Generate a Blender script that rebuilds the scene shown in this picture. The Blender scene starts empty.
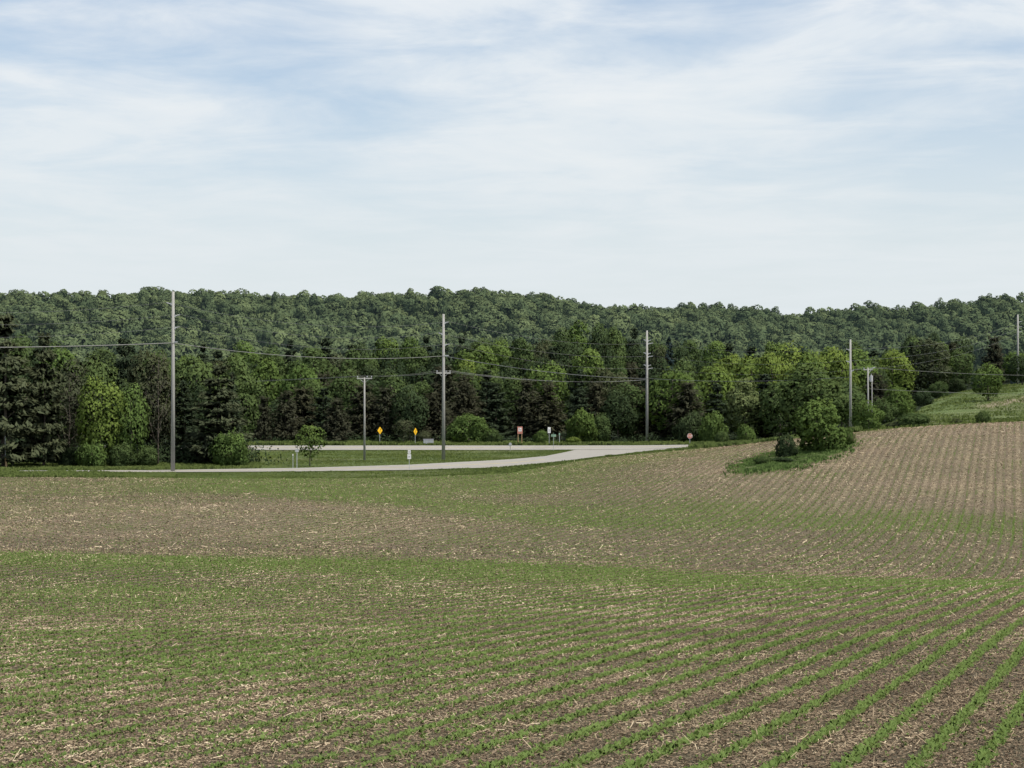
import bpy, math, random
import numpy as np
R = math.radians
rng = np.random.default_rng(7)
random.seed(7)
sc = bpy.context.scene
col = sc.collection
F = 1800.0          # focal length in pixels
CX, HY = 512.0, 400.0

# ---------------------------------------------------------------- camera
cam = bpy.data.cameras.new('camera')
cam.sensor_width = 36.0
cam.lens = 36.0 * F / 1024.0
cam.clip_start = 0.5
cam.clip_end = 20000
co = bpy.data.objects.new('camera', cam)
col.objects.link(co)
co.rotation_euler = (R(90) + math.atan(16 / F), 0, 0)
sc.camera = co

# ---------------------------------------------------------------- terrain
# height profiles measured along bearings; (distance, drop angle in 1/1800)
def near(y100, y120):
    return [(d, 510 + 5400.0 / d) for d in (12, 16, 21, 26, 32, 40, 50, 60, 70)]
PROF = {
 -500: near(0, 0) + [(84, 562), (95, 550), (110, 535), (130, 518), (150, 503), (175, 486), (192, 477), (205, 472.2), (230, 464.2), (260, 456.7), (290, 450.9), (306, 444.7), (330, 443), (400, 434), (520, 408), (650, 392)],
 0:    near(0, 0) + [(80, 563), (90, 553), (100, 544), (115, 526), (130, 512), (150, 498), (175, 484.5), (192, 477), (205, 472.2), (230, 464.2), (260, 456.7), (290, 450.9), (306, 444.7), (330, 443), (400, 434), (520, 408), (650, 392)],
 256:  near(0, 0) + [(80, 569), (90, 557), (102, 545), (115, 529), (128, 513), (145, 500), (170, 488), (190, 479), (205, 472.2), (230, 464.2), (260, 456.7), (290, 450.9), (306, 444.7), (330, 443), (400, 434), (520, 410), (650, 392)],
 512:  near(0, 0) + [(80, 576), (90, 564), (104, 548), (118, 532), (132, 518), (148, 505), (170, 489), (190, 478), (206, 471.5), (230, 464.2), (260, 456.7), (290, 450.9), (306, 444.7), (330, 443), (400, 434), (520, 410), (650, 392)],
 640:  near(0, 0) + [(80, 578), (90, 568), (104, 553), (118, 536), (134, 519), (150, 500), (170, 482), (190, 468), (206, 461.5), (240, 456), (265, 453.5), (290, 450.4), (306, 444.7), (330, 443), (400, 432), (520, 408), (650, 392)],
 768:  near(0, 0) + [(80, 580), (90, 572), (104, 556), (118, 539), (134, 520), (150, 495), (170, 469), (186, 455), (205, 446), (225, 441), (260, 443), (290, 446), (306, 444), (330, 441), (400, 430), (520, 406), (650, 390)],
 850:  near(0, 0) + [(80, 581), (90, 575), (104, 559), (118, 541), (134, 522), (150, 496), (170, 464), (186, 445), (203, 434), (215, 432), (240, 433.5), (290, 434), (330, 433), (390, 429), (470, 412), (560, 400), (650, 390)],
 900:  near(0, 0) + [(80, 582), (90, 577), (104, 560), (118, 542), (134, 523), (150, 496), (170, 461), (186, 440), (202, 429), (214, 427.5), (240, 429), (290, 425), (330, 419), (400, 411), (470, 404), (560, 398), (650, 390)],
 950:  near(0, 0) + [(80, 582), (90, 578), (104, 561), (118, 543), (134, 524), (150, 496), (170, 460), (186, 437), (202, 425), (214, 424), (240, 427), (290, 421), (330, 411), (400, 396), (470, 392), (560, 392), (650, 388)],
 1024: near(0, 0) + [(80, 583), (90, 579), (104, 562), (118, 544), (134, 525), (150, 497), (170, 461), (186, 436), (203, 421.5), (214, 420.5), (240, 424), (290, 419), (330, 408), (420, 388), (520, 383), (570, 384), (650, 384)],
 1500: near(0, 0) + [(80, 583), (90, 579), (104, 562), (118, 544), (134, 525), (150, 496), (170, 459), (186, 430), (203, 412), (214, 410), (240, 412), (290, 404), (330, 394), (420, 380), (520, 374), (570, 374), (650, 378)],
}
# tree line of the far ridge
RIDGE = np.array([(-500, 292), (-200, 296), (0, 290), (22, 287), (60, 292), (110, 293), (150, 296), (165, 292), (195, 292), (213, 299), (256, 296), (300, 300), (338, 302), (358, 295), (375, 292), (410, 294), (470, 293), (510, 291), (540, 297), (560, 300), (600, 301), (640, 304), (700, 302), (760, 309), (810, 312), (828, 308), (842, 303), (870, 304), (885, 306), (903, 309), (920, 304), (945, 302), (965, 298), (1024, 296), (1500, 290)], float)
PX = np.array(sorted(PROF), float)
LD = np.linspace(math.log(12), math.log(9500), 700)
GD = np.exp(LD)
tab0 = np.zeros((len(PX), len(LD)))
for i, p in enumerate(sorted(PROF)):
    pr = PROF[p]
    d = np.array([a for a, b in pr], float)
    z = np.array([-(b - HY) * a / F for a, b in pr])
    ry = np.interp(p, RIDGE[:, 0], RIDGE[:, 1])
    # the wooded hill
    rz = (HY - ry) * 1300 / F - 18.5
    ex_d = [800, 950, 1100, 1300, 1450, 1800, 2600, 9500]
    z650 = z[-1]
    ex_z = [z650 + (rz - z650) * .26, z650 + (rz - z650) * .55, z650 + (rz - z650) * .80, rz, rz - 3, rz - 30, 0, 0]
    d = np.concatenate([d, ex_d]); z = np.concatenate([z, ex_z])
    tab0[i] = np.interp(LD, np.log(d), z)
GX = np.arange(-500, 1501, 10.0)
tab = np.empty((len(GX), len(LD)))
for j in range(len(LD)):
    tab[:, j] = np.interp(GX, PX, tab0[:, j])
# follow the ridge's outline in detail
for i, gx in enumerate(GX):
    base = np.interp(gx, PX, np.interp(PX, RIDGE[:, 0], RIDGE[:, 1]))
    dy = np.interp(gx, RIDGE[:, 0], RIDGE[:, 1]) - base
    w = np.exp(-((LD - math.log(1320)) / 0.16) ** 2)
    tab[i] += -dy * 1300 / F * w
def smooth(a, axis, s):
    k = np.arange(-int(3 * s) - 1, int(3 * s) + 2); g = np.exp(-k * k / (2 * s * s)); g /= g.sum()
    n = len(k) // 2
    pad = [(0, 0), (0, 0)]; pad[axis] = (n, n)
    b = np.pad(a, pad, mode='edge')
    out = np.zeros_like(a)
    for q, gw in enumerate(g):
        out += gw * (b[q:q + a.shape[0], :] if axis == 0 else b[:, q:q + a.shape[1]])
    return out
tab = smooth(tab, 1, 3.2)
tab = smooth(tab, 0, 1.6)

def _fold(X, Y): return .7 * vnoise(X + Y * .5, Y * .7, 110, 71) + .3 * vnoise(X, Y, 45, 72)
def ground(X, Y):
    X = np.asarray(X, float); Y = np.asarray(Y, float)
    Yc = np.clip(Y, 12, 9400)
    px = np.clip(CX + F * X / np.maximum(Yc, 12), -500, 1499.9)
    a = (px + 500) / 10.0; i = np.clip(a.astype(int), 0, len(GX) - 2); fa = a - i
    b = (np.log(Yc) - LD[0]) / (LD[1] - LD[0]); j = np.clip(b.astype(int), 0, len(LD) - 2); fb = b - j
    z = (tab[i, j] * (1 - fa) * (1 - fb) + tab[i + 1, j] * fa * (1 - fb) + tab[i, j + 1] * (1 - fa) * fb + tab[i + 1, j + 1] * fa * fb)
    z = z + np.where(Y < 12, (12 - Y) * .061, 0)
    if np.any(Y > 640):
        env = np.interp(Y, [640, 780, 1050, 1180, 1290, 1500], [0, 9, 9, 3.5, 2.5, 2.5])
        z = z + env * ((_fold(X, Y) - .5) * 2)
    return z
def g(X, Y): return float(ground(X, Y))
def P(px, d): return ((px - CX) / F * d, d)
def dist_for(px, y, d0=150, d1=420):
    """distance at which the ground on a bearing drops to a given angle"""
    d = np.linspace(d0, d1, 1500)
    yy = HY - F * ground((px - CX) / F * d, d) / d
    k = np.where(yy <= y)[0]
    return float(d[k[0]]) if len(k) else d1

FEDGE = np.array([(-500, 200), (0, 192), (150, 192), (260, 190), (400, 191), (512, 201), (560, 219), (600, 240), (650, 258), (690, 266), (730, 248), (768, 232), (850, 215), (1024, 211), (1500, 209)], float)
def field_end(px): return np.interp(px, FEDGE[:, 0], FEDGE[:, 1])
def in_island(X, Y):     # the uncropped grassy patch in the field
    px = CX + F * X / np.maximum(Y, 1)
    d = Y
    cx_, cd = 793.0, 180.5
    wob = .12 * np.sin(px * .13) + .08 * np.sin(d * .5 + px * .05)
    a = ((px - cx_) / 53) ; b = (d - (cd + (px - cx_) * .13)) / 10.0
    return a * a + b * b < 1 + wob
def smoothstep(a, b, x):
    t = np.clip((x - a) / (b - a), 0, 1); return t * t * (3 - 2 * t)
# crop rows: u is constant along a row
_Ys = np.linspace(-60, 320, 3000)
_sl = .365 - .085 * smoothstep(70, 130, _Ys)
_S = np.concatenate([[0], np.cumsum((_sl[1:] + _sl[:-1]) / 2 * np.diff(_Ys))])
def rowshift(Y): return np.interp(Y, _Ys, _S)
PITCH = .806
def vnoise(X, Y, s, seed=0):
    """cheap smooth value noise"""
    r = np.random.default_rng(seed).random((128, 128))
    x = X / s + 1000; y = Y / s + 1000
    i = np.floor(x).astype(int); j = np.floor(y).astype(int); fx = x - i; fy = y - j
    fx = fx * fx * (3 - 2 * fx); fy = fy * fy * (3 - 2 * fy)
    q = lambda a, b: r[a % 128, b % 128]
    return q(i, j) * (1 - fx) * (1 - fy) + q(i + 1, j) * fx * (1 - fy) + q(i, j + 1) * (1 - fx) * fy + q(i + 1, j + 1) * fx * fy
BA = np.array([(-500, 545), (0, 556), (300, 563), (512, 569), (700, 578), (900, 587), (1024, 586), (1500, 590)], float)
BB = np.array([(-500, 480), (200, 486), (300, 492), (400, 498), (470, 508), (560, 517), (660, 519), (760, 517), (880, 520), (1024, 528), (1500, 530)], float)
def vigor(X, Y):
    """0..1 how dense and green the crop stands here"""
    Yc = np.maximum(Y, 12)
    px = CX + F * X / Yc; py = HY - F * ground(X, Y) / Yc
    da = py - np.interp(px, BA[:, 0], BA[:, 1]) + 5 * (vnoise(X, Y, 9, 2) - .5)
    a = np.exp(-(da / np.where(da < 0, 6.5, np.interp(px, [0, 600, 1000], [22, 14, 10]))) ** 2) * (.62 + .3 * vnoise(X, Y, 4, 12))
    db_ = py - np.interp(px, BB[:, 0], BB[:, 1]) + 7 * (vnoise(X, Y, 8, 14) - .5)
    bw = np.where(db_ < 0, np.interp(px, [0, 300, 500, 700, 900, 1024], [6, 9, 14, 19, 16, 10]), np.interp(px, [0, 500, 800, 1024], [8, 9, 8, 7]))
    b = np.exp(-(db_ / bw) ** 2) * np.interp(px, [180, 330, 900, 1100], [0, 1, 1, .6]) * (.7 + .5 * vnoise(X, Y, 7, 13))
    c = smoothstep(500, 490, py) * np.interp(px, [100, 260, 520, 640], [.25, .75, .8, .25])
    e = smoothstep(566, 590, py) * np.interp(px, [0, 400, 800], [.36, .32, .24])
    n = (vnoise(X, Y, 6, 3) - .5) * .35 + (vnoise(X, Y, 1.7, 4) - .5) * .25
    v = np.maximum.reduce([a, b, c, e + 0 * a]) + .18 + n
    v = v + .35 * np.exp(-((py - 475) / 5.0) ** 2) * smoothstep(715, 745, px) * smoothstep(860, 830, px)
    v = v + .27 * smoothstep(505, 520, py) * smoothstep(580, 560, py) * smoothstep(220, 560, px)
    v = v - .22 * smoothstep(500, 480, py) * smoothstep(620, 760, px)
    v = v + .07 * smoothstep(560, 545, py) * smoothstep(488, 505, py) * smoothstep(520, 300, px)
    return np.clip(v, 0.0, 1)

# ---------------------------------------------------------------- mesh helpers
def mesh_np(name, V, Fq, attrs=None, normals=None, smooth_shade=False):
    V = np.asarray(V, np.float32); Fq = np.asarray(Fq, np.int32)
    me = bpy.data.meshes.new(name)
    k = Fq.shape[1]
    me.vertices.add(len(V)); me.vertices.foreach_set('co', V.ravel())
    me.loops.add(Fq.size); me.loops.foreach_set('vertex_index', Fq.ravel())
    me.polygons.add(len(Fq))
    me.polygons.foreach_set('loop_start', np.arange(0, Fq.size, k, dtype=np.int32))
    me.polygons.foreach_set('loop_total', np.full(len(Fq), k, np.int32))
    me.update(calc_edges=True)
    if attrs:
        for nm, a in attrs.items():
            at = me.attributes.new(nm, 'FLOAT', 'POINT'); at.data.foreach_set('value', np.asarray(a, np.float32))
    if smooth_shade:
        me.polygons.foreach_set('use_smooth', np.ones(len(Fq), bool))
    if normals is not None:      # the way each spray faces, read by the leaf materials
        at = me.attributes.new('nn', 'FLOAT_VECTOR', 'POINT'); at.data.foreach_set('vector', np.asarray(normals, np.float32).ravel())
    return me
def obj(name, me, mat, parent=None):
    if mat is not None and not me.materials: me.materials.append(mat)
    o = bpy.data.objects.new(name, me); col.objects.link(o)
    if parent: o.parent = parent
    return o
def tag(o, label=None, cat=None, group=None, kind=None):
    if label: o['label'] = label
    if cat: o['category'] = cat
    if group: o['group'] = group
    if kind: o['kind'] = kind
    return o
def empty(name, loc, rz=0):
    o = bpy.data.objects.new(name, None); o.location = loc; o.rotation_euler = (0, 0, rz); o.empty_display_size = .3
    col.objects.link(o); return o
def norm(v): return v / np.maximum(np.linalg.norm(v, axis=-1, keepdims=True), 1e-9)
def leaf_quads(C, N, w, h, r, T=None):
    """irregular four-cornered leaf sprays centred at C, facing N"""
    n = len(C)
    if T is None: T = r.normal(size=(n, 3))
    T = T - N * np.sum(T * N, 1, keepdims=True); T = norm(T); B = np.cross(N, T)
    w = np.broadcast_to(w, n)[:, None]; h = np.broadcast_to(h, n)[:, None]
    j = lambda: r.uniform(.6, 1.15, (n, 1))
    s = lambda: r.uniform(-.45, .45, (n, 1))
    V = np.stack([C + T * w * j() + B * h * s(), C + B * h * j() + T * w * s(), C - T * w * j() + B * h * s(), C - B * h * j() + T * w * s()], 1)
    return V.reshape(-1, 3)
class MB:
    """collects boxes, tapered tubes and plates into one mesh"""
    def __init__(s): s.V = []; s.F = []
    def box(s, c, d, rz=0, ry=0):
        b = len(s.V); cr, sr = math.cos(rz), math.sin(rz); cy, sy = math.cos(ry), math.sin(ry)
        for x in (-.5, .5):
            for y in (-.5, .5):
                for z in (-.5, .5):
                    X, Y, Z = x * d[0], y * d[1], z * d[2]
                    X, Z = X * cy + Z * sy, -X * sy + Z * cy
                    X, Y = X * cr - Y * sr, X * sr + Y * cr
                    s.V.append((c[0] + X, c[1] + Y, c[2] + Z))
        for f in ((0, 1, 3, 2), (4, 6, 7, 5), (0, 4, 5, 1), (2, 3, 7, 6), (0, 2, 6, 4), (1, 5, 7, 3)): s.F.append(tuple(b + i for i in f))
    def tube(s, pts, rad, n=8, cap=True):
        pts = [np.array(p, float) for p in pts]; b0 = len(s.V)
        for i, p in enumerate(pts):
            t = norm((pts[min(i + 1, len(pts) - 1)] - pts[max(i - 1, 0)])[None])[0]
            a = np.array([1., 0, 0]) if abs(t[0]) < .8 else np.array([0, 1., 0])
            u = norm(np.cross(t, a)[None])[0]; v = np.cross(t, u)
            r_ = rad[i] if hasattr(rad, '__len__') else rad
            for k in range(n):
                A = 2 * math.pi * k / n; s.V.append(tuple(p + (u * math.cos(A) + v * math.sin(A)) * r_))
        for i in range(len(pts) - 1):
            for k in range(n):
                a = b0 + i * n + k; c = b0 + i * n + (k + 1) % n
                s.F.append((a, c, c + n, a + n))
        if cap:
            s.F.append(tuple(b0 + k for k in range(n))[::-1]); e = b0 + (len(pts) - 1) * n; s.F.append(tuple(e + k for k in range(n)))
    def poly(s, pts, thick, c, rz=0):
        """flat plate: outline in local x,z extruded along y"""
        b = len(s.V); cr, sr = math.cos(rz), math.sin(rz); n = len(pts)
        for yy in (-thick / 2, thick / 2):
            for (x, z) in pts: s.V.append((c[0] + x * cr - yy * sr, c[1] + x * sr + yy * cr, c[2] + z))
        s.F.append(tuple(b + i for i in range(n))); s.F.append(tuple(b + n + i for i in range(n))[::-1])
        for i in range(n):
            k = (i + 1) % n; s.F.append((b + i, b + n + i, b + n + k, b + k))
    def build(s, name, mat, parent=None, smooth_=False):
        me = bpy.data.meshes.new(name); me.from_pydata(s.V, [], s.F); me.update()
        if smooth_: me.polygons.foreach_set('use_smooth', np.ones(len(me.polygons), bool))
        return obj(name, me, mat, parent)

# ---------------------------------------------------------------- materials
def newmat(name):
    m = bpy.data.materials.new(name); m.use_nodes = True; nt = m.node_tree; nt.nodes.clear()
    return m, nt, nt.nodes, nt.links
def N_(nt, t, **kw):
    n = nt.nodes.new(t)
    for k, v in kw.items(): setattr(n, k, v)
    return n
def mixc(nt, fac, a, b, blend='MIX'):
    m = nt.nodes.new('ShaderNodeMix'); m.data_type = 'RGBA'; m.blend_type = blend
    for s_, v in ((m.inputs['Factor'], fac), (m.inputs['A'], a), (m.inputs['B'], b)):
        if isinstance(v, bpy.types.NodeSocket): nt.links.new(v, s_)
        elif isinstance(v, (int, float)): s_.default_value = v
        else: s_.default_value = (*v, 1)
    return m.outputs['Result']
def math_(nt, op, a, b=None, clamp=False):
    m = nt.nodes.new('ShaderNodeMath'); m.operation = op; m.use_clamp = clamp
    for i, v in enumerate((a, b)):
        if v is None: continue
        if isinstance(v, bpy.types.NodeSocket): nt.links.new(v, m.inputs[i])
        else: m.inputs[i].default_value = v
    return m.outputs[0]
def noise(nt, vec, scale, detail=3, rough=.55, dist=0):
    n = nt.nodes.new('ShaderNodeTexNoise'); n.inputs['Scale'].default_value = scale; n.inputs['Detail'].default_value = detail
    n.inputs['Roughness'].default_value = rough; n.inputs['Distortion'].default_value = dist
    if vec is not None: nt.links.new(vec, n.inputs['Vector'])
    return n.outputs['Fac']
def ramp(nt, fac, stops):
    r = nt.nodes.new('ShaderNodeValToRGB'); e = r.color_ramp.elements
    while len(e) > 1: e.remove(e[-1])
    e[0].position = stops[0][0]; c = stops[0][1]; e[0].color = (c, c, c, 1) if isinstance(c, (int, float)) else (*c, 1)
    for p, c in stops[1:]:
        q = e.new(p); q.color = (c, c, c, 1) if isinstance(c, (int, float)) else (*c, 1)
    nt.links.new(fac, r.inputs[0]); return r.outputs['Color']
def attr(nt, name):
    a = nt.nodes.new('ShaderNodeAttribute'); a.attribute_name = name; return a.outputs['Fac']
def pos(nt): return nt.nodes.new('ShaderNodeNewGeometry').outputs['Position']

def foliage(name, dark, light, trans=.3, huevar=.5, haze_glow=None):
    """leaf material: colour runs dark->light by the spray's own attribute and by the tree"""
    m, nt, ns, ln = newmat(name)
    var = attr(nt, 'var')
    oi = ns.new('ShaderNodeObjectInfo').outputs['Random']
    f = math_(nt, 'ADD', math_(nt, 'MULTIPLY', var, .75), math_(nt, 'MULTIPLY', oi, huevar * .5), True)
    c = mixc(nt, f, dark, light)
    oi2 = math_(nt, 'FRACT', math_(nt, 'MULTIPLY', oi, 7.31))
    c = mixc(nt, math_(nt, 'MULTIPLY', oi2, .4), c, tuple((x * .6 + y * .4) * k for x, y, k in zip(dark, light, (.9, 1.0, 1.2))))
    d = ns.new('ShaderNodeBsdfDiffuse'); t = ns.new('ShaderNodeBsdfTranslucent'); mx = ns.new('ShaderNodeMixShader'); o = ns.new('ShaderNodeOutputMaterial')
    ln.new(c, d.inputs['Color']); tc = mixc(nt, 1.0, c, (1.0, 1.15, .55), 'MULTIPLY'); ln.new(tc, t.inputs['Color'])
    mx.inputs[0].default_value = trans
    an = ns.new('ShaderNodeAttribute'); an.attribute_name = 'nn'; vt = ns.new('ShaderNodeVectorTransform'); vt.vector_type = 'NORMAL'; vt.convert_from = 'OBJECT'; vt.convert_to = 'WORLD'
    ln.new(an.outputs['Vector'], vt.inputs[0]); ln.new(vt.outputs[0], d.inputs['Normal']); ln.new(vt.outputs[0], t.inputs['Normal'])
    ln.new(d.outputs[0], mx.inputs[1]); ln.new(t.outputs[0], mx.inputs[2]); ln.new(mx.outputs[0], o.inputs[0])
    if haze_glow:      # faint glow added to the leaves, standing in for a kilometre of haze
        em = ns.new('ShaderNodeEmission'); em.inputs['Color'].default_value = (*haze_glow, 1); ad = ns.new('ShaderNodeAddShader')
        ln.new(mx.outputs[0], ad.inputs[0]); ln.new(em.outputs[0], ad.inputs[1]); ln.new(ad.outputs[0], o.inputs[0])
    return m
def plain(name, c1, c2, scale=8, rough=.8, stretch=(1, 1, 1), metallic=0):
    m, nt, ns, ln = newmat(name)
    mp = ns.new('ShaderNodeMapping'); mp.inputs['Scale'].default_value = stretch
    tc = ns.new('ShaderNodeTexCoord'); ln.new(tc.outputs['Object'], mp.inputs['Vector'])
    f = noise(nt, mp.outputs[0], scale, 4, .6)
    c = mixc(nt, ramp(nt, f, [(.3, 0.), (.7, 1.)]), c1, c2)
    p = ns.new('ShaderNodeBsdfPrincipled'); ln.new(c, p.inputs['Base Color']); p.inputs['Roughness'].default_value = rough; p.inputs['Metallic'].default_value = metallic
    o = ns.new('ShaderNodeOutputMaterial'); ln.new(p.outputs[0], o.inputs[0])
    return m
M = {}
M['bark'] = plain('bark', (.05, .04, .03), (.13, .11, .09), 3, .9, (4, 4, .6))
M['bark_pale'] = plain('pale bark', (.13, .11, .09), (.3, .27, .22), 3, .9, (4, 4, .6))
M['wood'] = plain('weathered pole wood', (.20, .198, .19), (.37, .365, .35), 4, .85, (9, 9, .25))
M['wood_dark'] = plain('darker crossarm wood', (.28, .28, .27), (.46, .46, .44), 5, .8)
M['metal'] = plain('galvanised metal', (.33, .35, .36), (.5, .52, .53), 6, .5, metallic=.3)
M['insul'] = plain('insulator polymer', (.30, .31, .33), (.45, .46, .48), 6, .4)
M['cable'] = plain('cable', (.10, .105, .11), (.16, .165, .17), 1, .6)
M['cable_pale'] = plain('pale cable', (.15, .15, .145), (.20, .20, .19), 1, .5)
M['yellow'] = plain('yellow sign sheeting', (.75, .42, .01), (.85, .5, .02), 3, .5)
M['white'] = plain('white sign sheeting', (.66, .66, .66), (.78, .78, .78), 3, .5)
M['red'] = plain('red sign sheeting', (.45, .05, .04), (.52, .07, .05), 3, .5)
M['salmon'] = plain('sun bleached red sheeting', (.42, .16, .12), (.50, .22, .17), 3, .5)
M['green'] = plain('green sign sheeting', (.20, .33, .24), (.28, .42, .32), 3, .5)
M['black'] = plain('black paint', (.02, .02, .02), (.035, .035, .035), 5, .6)
M['grey'] = plain('grey painted steel', (.36, .36, .38), (.46, .46, .48), 5, .6)
M['tan'] = plain('tan timber', (.42, .27, .14), (.55, .38, .2), 5, .8)
M['leaf_lime'] = foliage('lime green leaves', (0.0887, 0.1295, 0.0299), (0.2218, 0.2899, 0.0715), .3, .5)
M['leaf_bright'] = foliage('fresh green leaves', (0.0634, 0.1028, 0.0293), (0.1586, 0.2251, 0.0636), .3, .6)
M['leaf_mid'] = foliage('mid green leaves', (0.0442, 0.0698, 0.0264), (0.1128, 0.1561, 0.0558), .25, .8)
M['leaf_dark'] = foliage('dark green leaves', (0.0250, 0.0398, 0.0194), (0.0666, 0.0927, 0.0422), .2, .8)
M['leaf_olive'] = foliage('dull olive leaves', (0.0385, 0.0477, 0.0252), (0.0984, 0.1103, 0.0581), .2, .8)
M['leaf_pale'] = foliage('pale willow leaves', (0.0784, 0.1080, 0.0424), (0.1960, 0.2280, 0.0968), .25, .3)
M['needle'] = foliage('dark spruce needles', (0.0169, 0.0258, 0.0160), (0.0526, 0.0695, 0.0383), .08, .6)
M['needle_blue'] = foliage('blue spruce needles', (.014, .024, .026), (.042, .062, .058), .05, .3)
M['needle_pine'] = foliage('white pine needles', (0.0269, 0.0367, 0.0218), (0.1052, 0.1171, 0.0631), .12, .5)
M['needle_brown'] = foliage('brownish cedar foliage', (0.0240, 0.0269, 0.0179), (0.0614, 0.0619, 0.0374), .1, .7)
M['twigs'] = foliage('grey twigs and sparse leaves', (.045, .045, .03), (.11, .11, .075), .1, .5)
M['leaf_hill'] = foliage('hillside leaves', (0.0559, 0.0792, 0.0393), (0.1845, 0.2204, 0.0931), .2, .0, (.010, .0145, .0175))  # last colour is painted haze, given off by the leaves themselves

# ground -----------------------------------------------------------
def ground_material():
    m, nt, ns, ln = newmat('field soil and turf')
    p = pos(nt)
    # soil
    n1 = noise(nt, p, 1.1, 5, .6); n2 = noise(nt, p, 22, 4, .65); n3 = noise(nt, p, .07, 3, .5)
    soil = mixc(nt, ramp(nt, n2, [(.3, 0.), (.7, 1.)]), (.062, .044, .031), (.235, .178, .128))
    clod = noise(nt, p, 13, 3, .8, .3)
    soil = mixc(nt, ramp(nt, clod, [(.36, 1.), (.44, 0.)]), soil, (.022, .016, .012))
    soil = mixc(nt, math_(nt, 'MULTIPLY', ramp(nt, clod, [(.56, 0.), (.64, 1.)]), .6), soil, (.30, .235, .165))
    soil = mixc(nt, attr(nt, 'wet'), soil, mixc(nt, ramp(nt, n2, [(.3, 0.), (.7, 1.)]), (.044, .031, .024), (.155, .112, .084)))
    # strips of flattened stalks lie between the rows
    u = attr(nt, 'u')
    fr = math_(nt, 'FRACT', math_(nt, 'DIVIDE', u, PITCH))
    tri = math_(nt, 'ABSOLUTE', math_(nt, 'SUBTRACT', fr, .5))          # .5 on the row, 0 between
    band = ramp(nt, tri, [(.08, 1.), (.38, .25)])
    fl = noise(nt, p, 9, 5, .75, .6)
    flr = ramp(nt, fl, [(.47, 0.), (.60, 1.)])
    rf = math_(nt, 'MULTIPLY', flr, band)
    rf = math_(nt, 'MULTIPLY', rf, ramp(nt, n1, [(.25, .45), (.7, 1.)]))
    cl_ = ramp(nt, noise(nt, p, 2.6, 4, .7, .3), [(.40, .25), (.60, 1.15)])
    rf = math_(nt, 'MULTIPLY', rf, cl_)
    fr4 = math_(nt, 'ABSOLUTE', math_(nt, 'SUBTRACT', math_(nt, 'FRACT', math_(nt, 'DIVIDE', u, PITCH * 6)), .5))
    trk = ramp(nt, math_(nt, 'ABSOLUTE', math_(nt, 'SUBTRACT', fr4, .25)), [(.03, 1.), (.07, 0.)])
    rf = math_(nt, 'ADD', rf, math_(nt, 'MULTIPLY', math_(nt, 'MULTIPLY', trk, attr(nt, 'straw')), .14))
    stc = ramp(nt, noise(nt, p, 3.3, 5, .75, .5), [(.42, 0.), (.58, 1.)])
    rf = math_(nt, 'ADD', math_(nt, 'MULTIPLY', rf, .75), math_(nt, 'MULTIPLY', math_(nt, 'MULTIPLY', attr(nt, 'straw'), stc), math_(nt, 'ADD', math_(nt, 'MULTIPLY', band, .75), .15)), True)
    c = mixc(nt, rf, soil, (.40, .325, .21))
    # coarse patchiness
    c = mixc(nt, math_(nt, 'MULTIPLY', ramp(nt, n3, [(.35, 0.), (.65, 1.)]), .35), c, (.105, .085, .065))
    c = mixc(nt, math_(nt, 'MULTIPLY', attr(nt, 'vig'), .45), c, (.105, .135, .045))
    # turf
    g1 = noise(nt, p, .35, 4, .6); g2 = noise(nt, p, 5, 4, .7)
    gc = mixc(nt, ramp(nt, g1, [(.35, 0.), (.65, 1.)]), (.085, .125, .038), (.155, .200, .070))
    gc = mixc(nt, math_(nt, 'MULTIPLY', g2, .5), gc, (.06, .085, .03))
    gc = mixc(nt, attr(nt, 'dry'), gc, (.25, .215, .14))
    c = mixc(nt, attr(nt, 'crop'), gc, c)
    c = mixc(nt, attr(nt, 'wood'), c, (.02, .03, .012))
    b = ns.new('ShaderNodeBsdfPrincipled'); ln.new(c, b.inputs['Base Color']); b.inputs['Roughness'].default_value = .95; b.inputs['Specular IOR Level'].default_value = .15
    bp = ns.new('ShaderNodeBump'); bp.inputs['Strength'].default_value = 1.0; bp.inputs['Distance'].default_value = .10
    ln.new(math_(nt, 'ADD', n2, math_(nt, 'MULTIPLY', fl, 1.2)), bp.inputs['Height']); ln.new(bp.outputs[0], b.inputs['Normal'])
    o = ns.new('ShaderNodeOutputMaterial'); ln.new(b.outputs[0], o.inputs[0])
    return m
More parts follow.
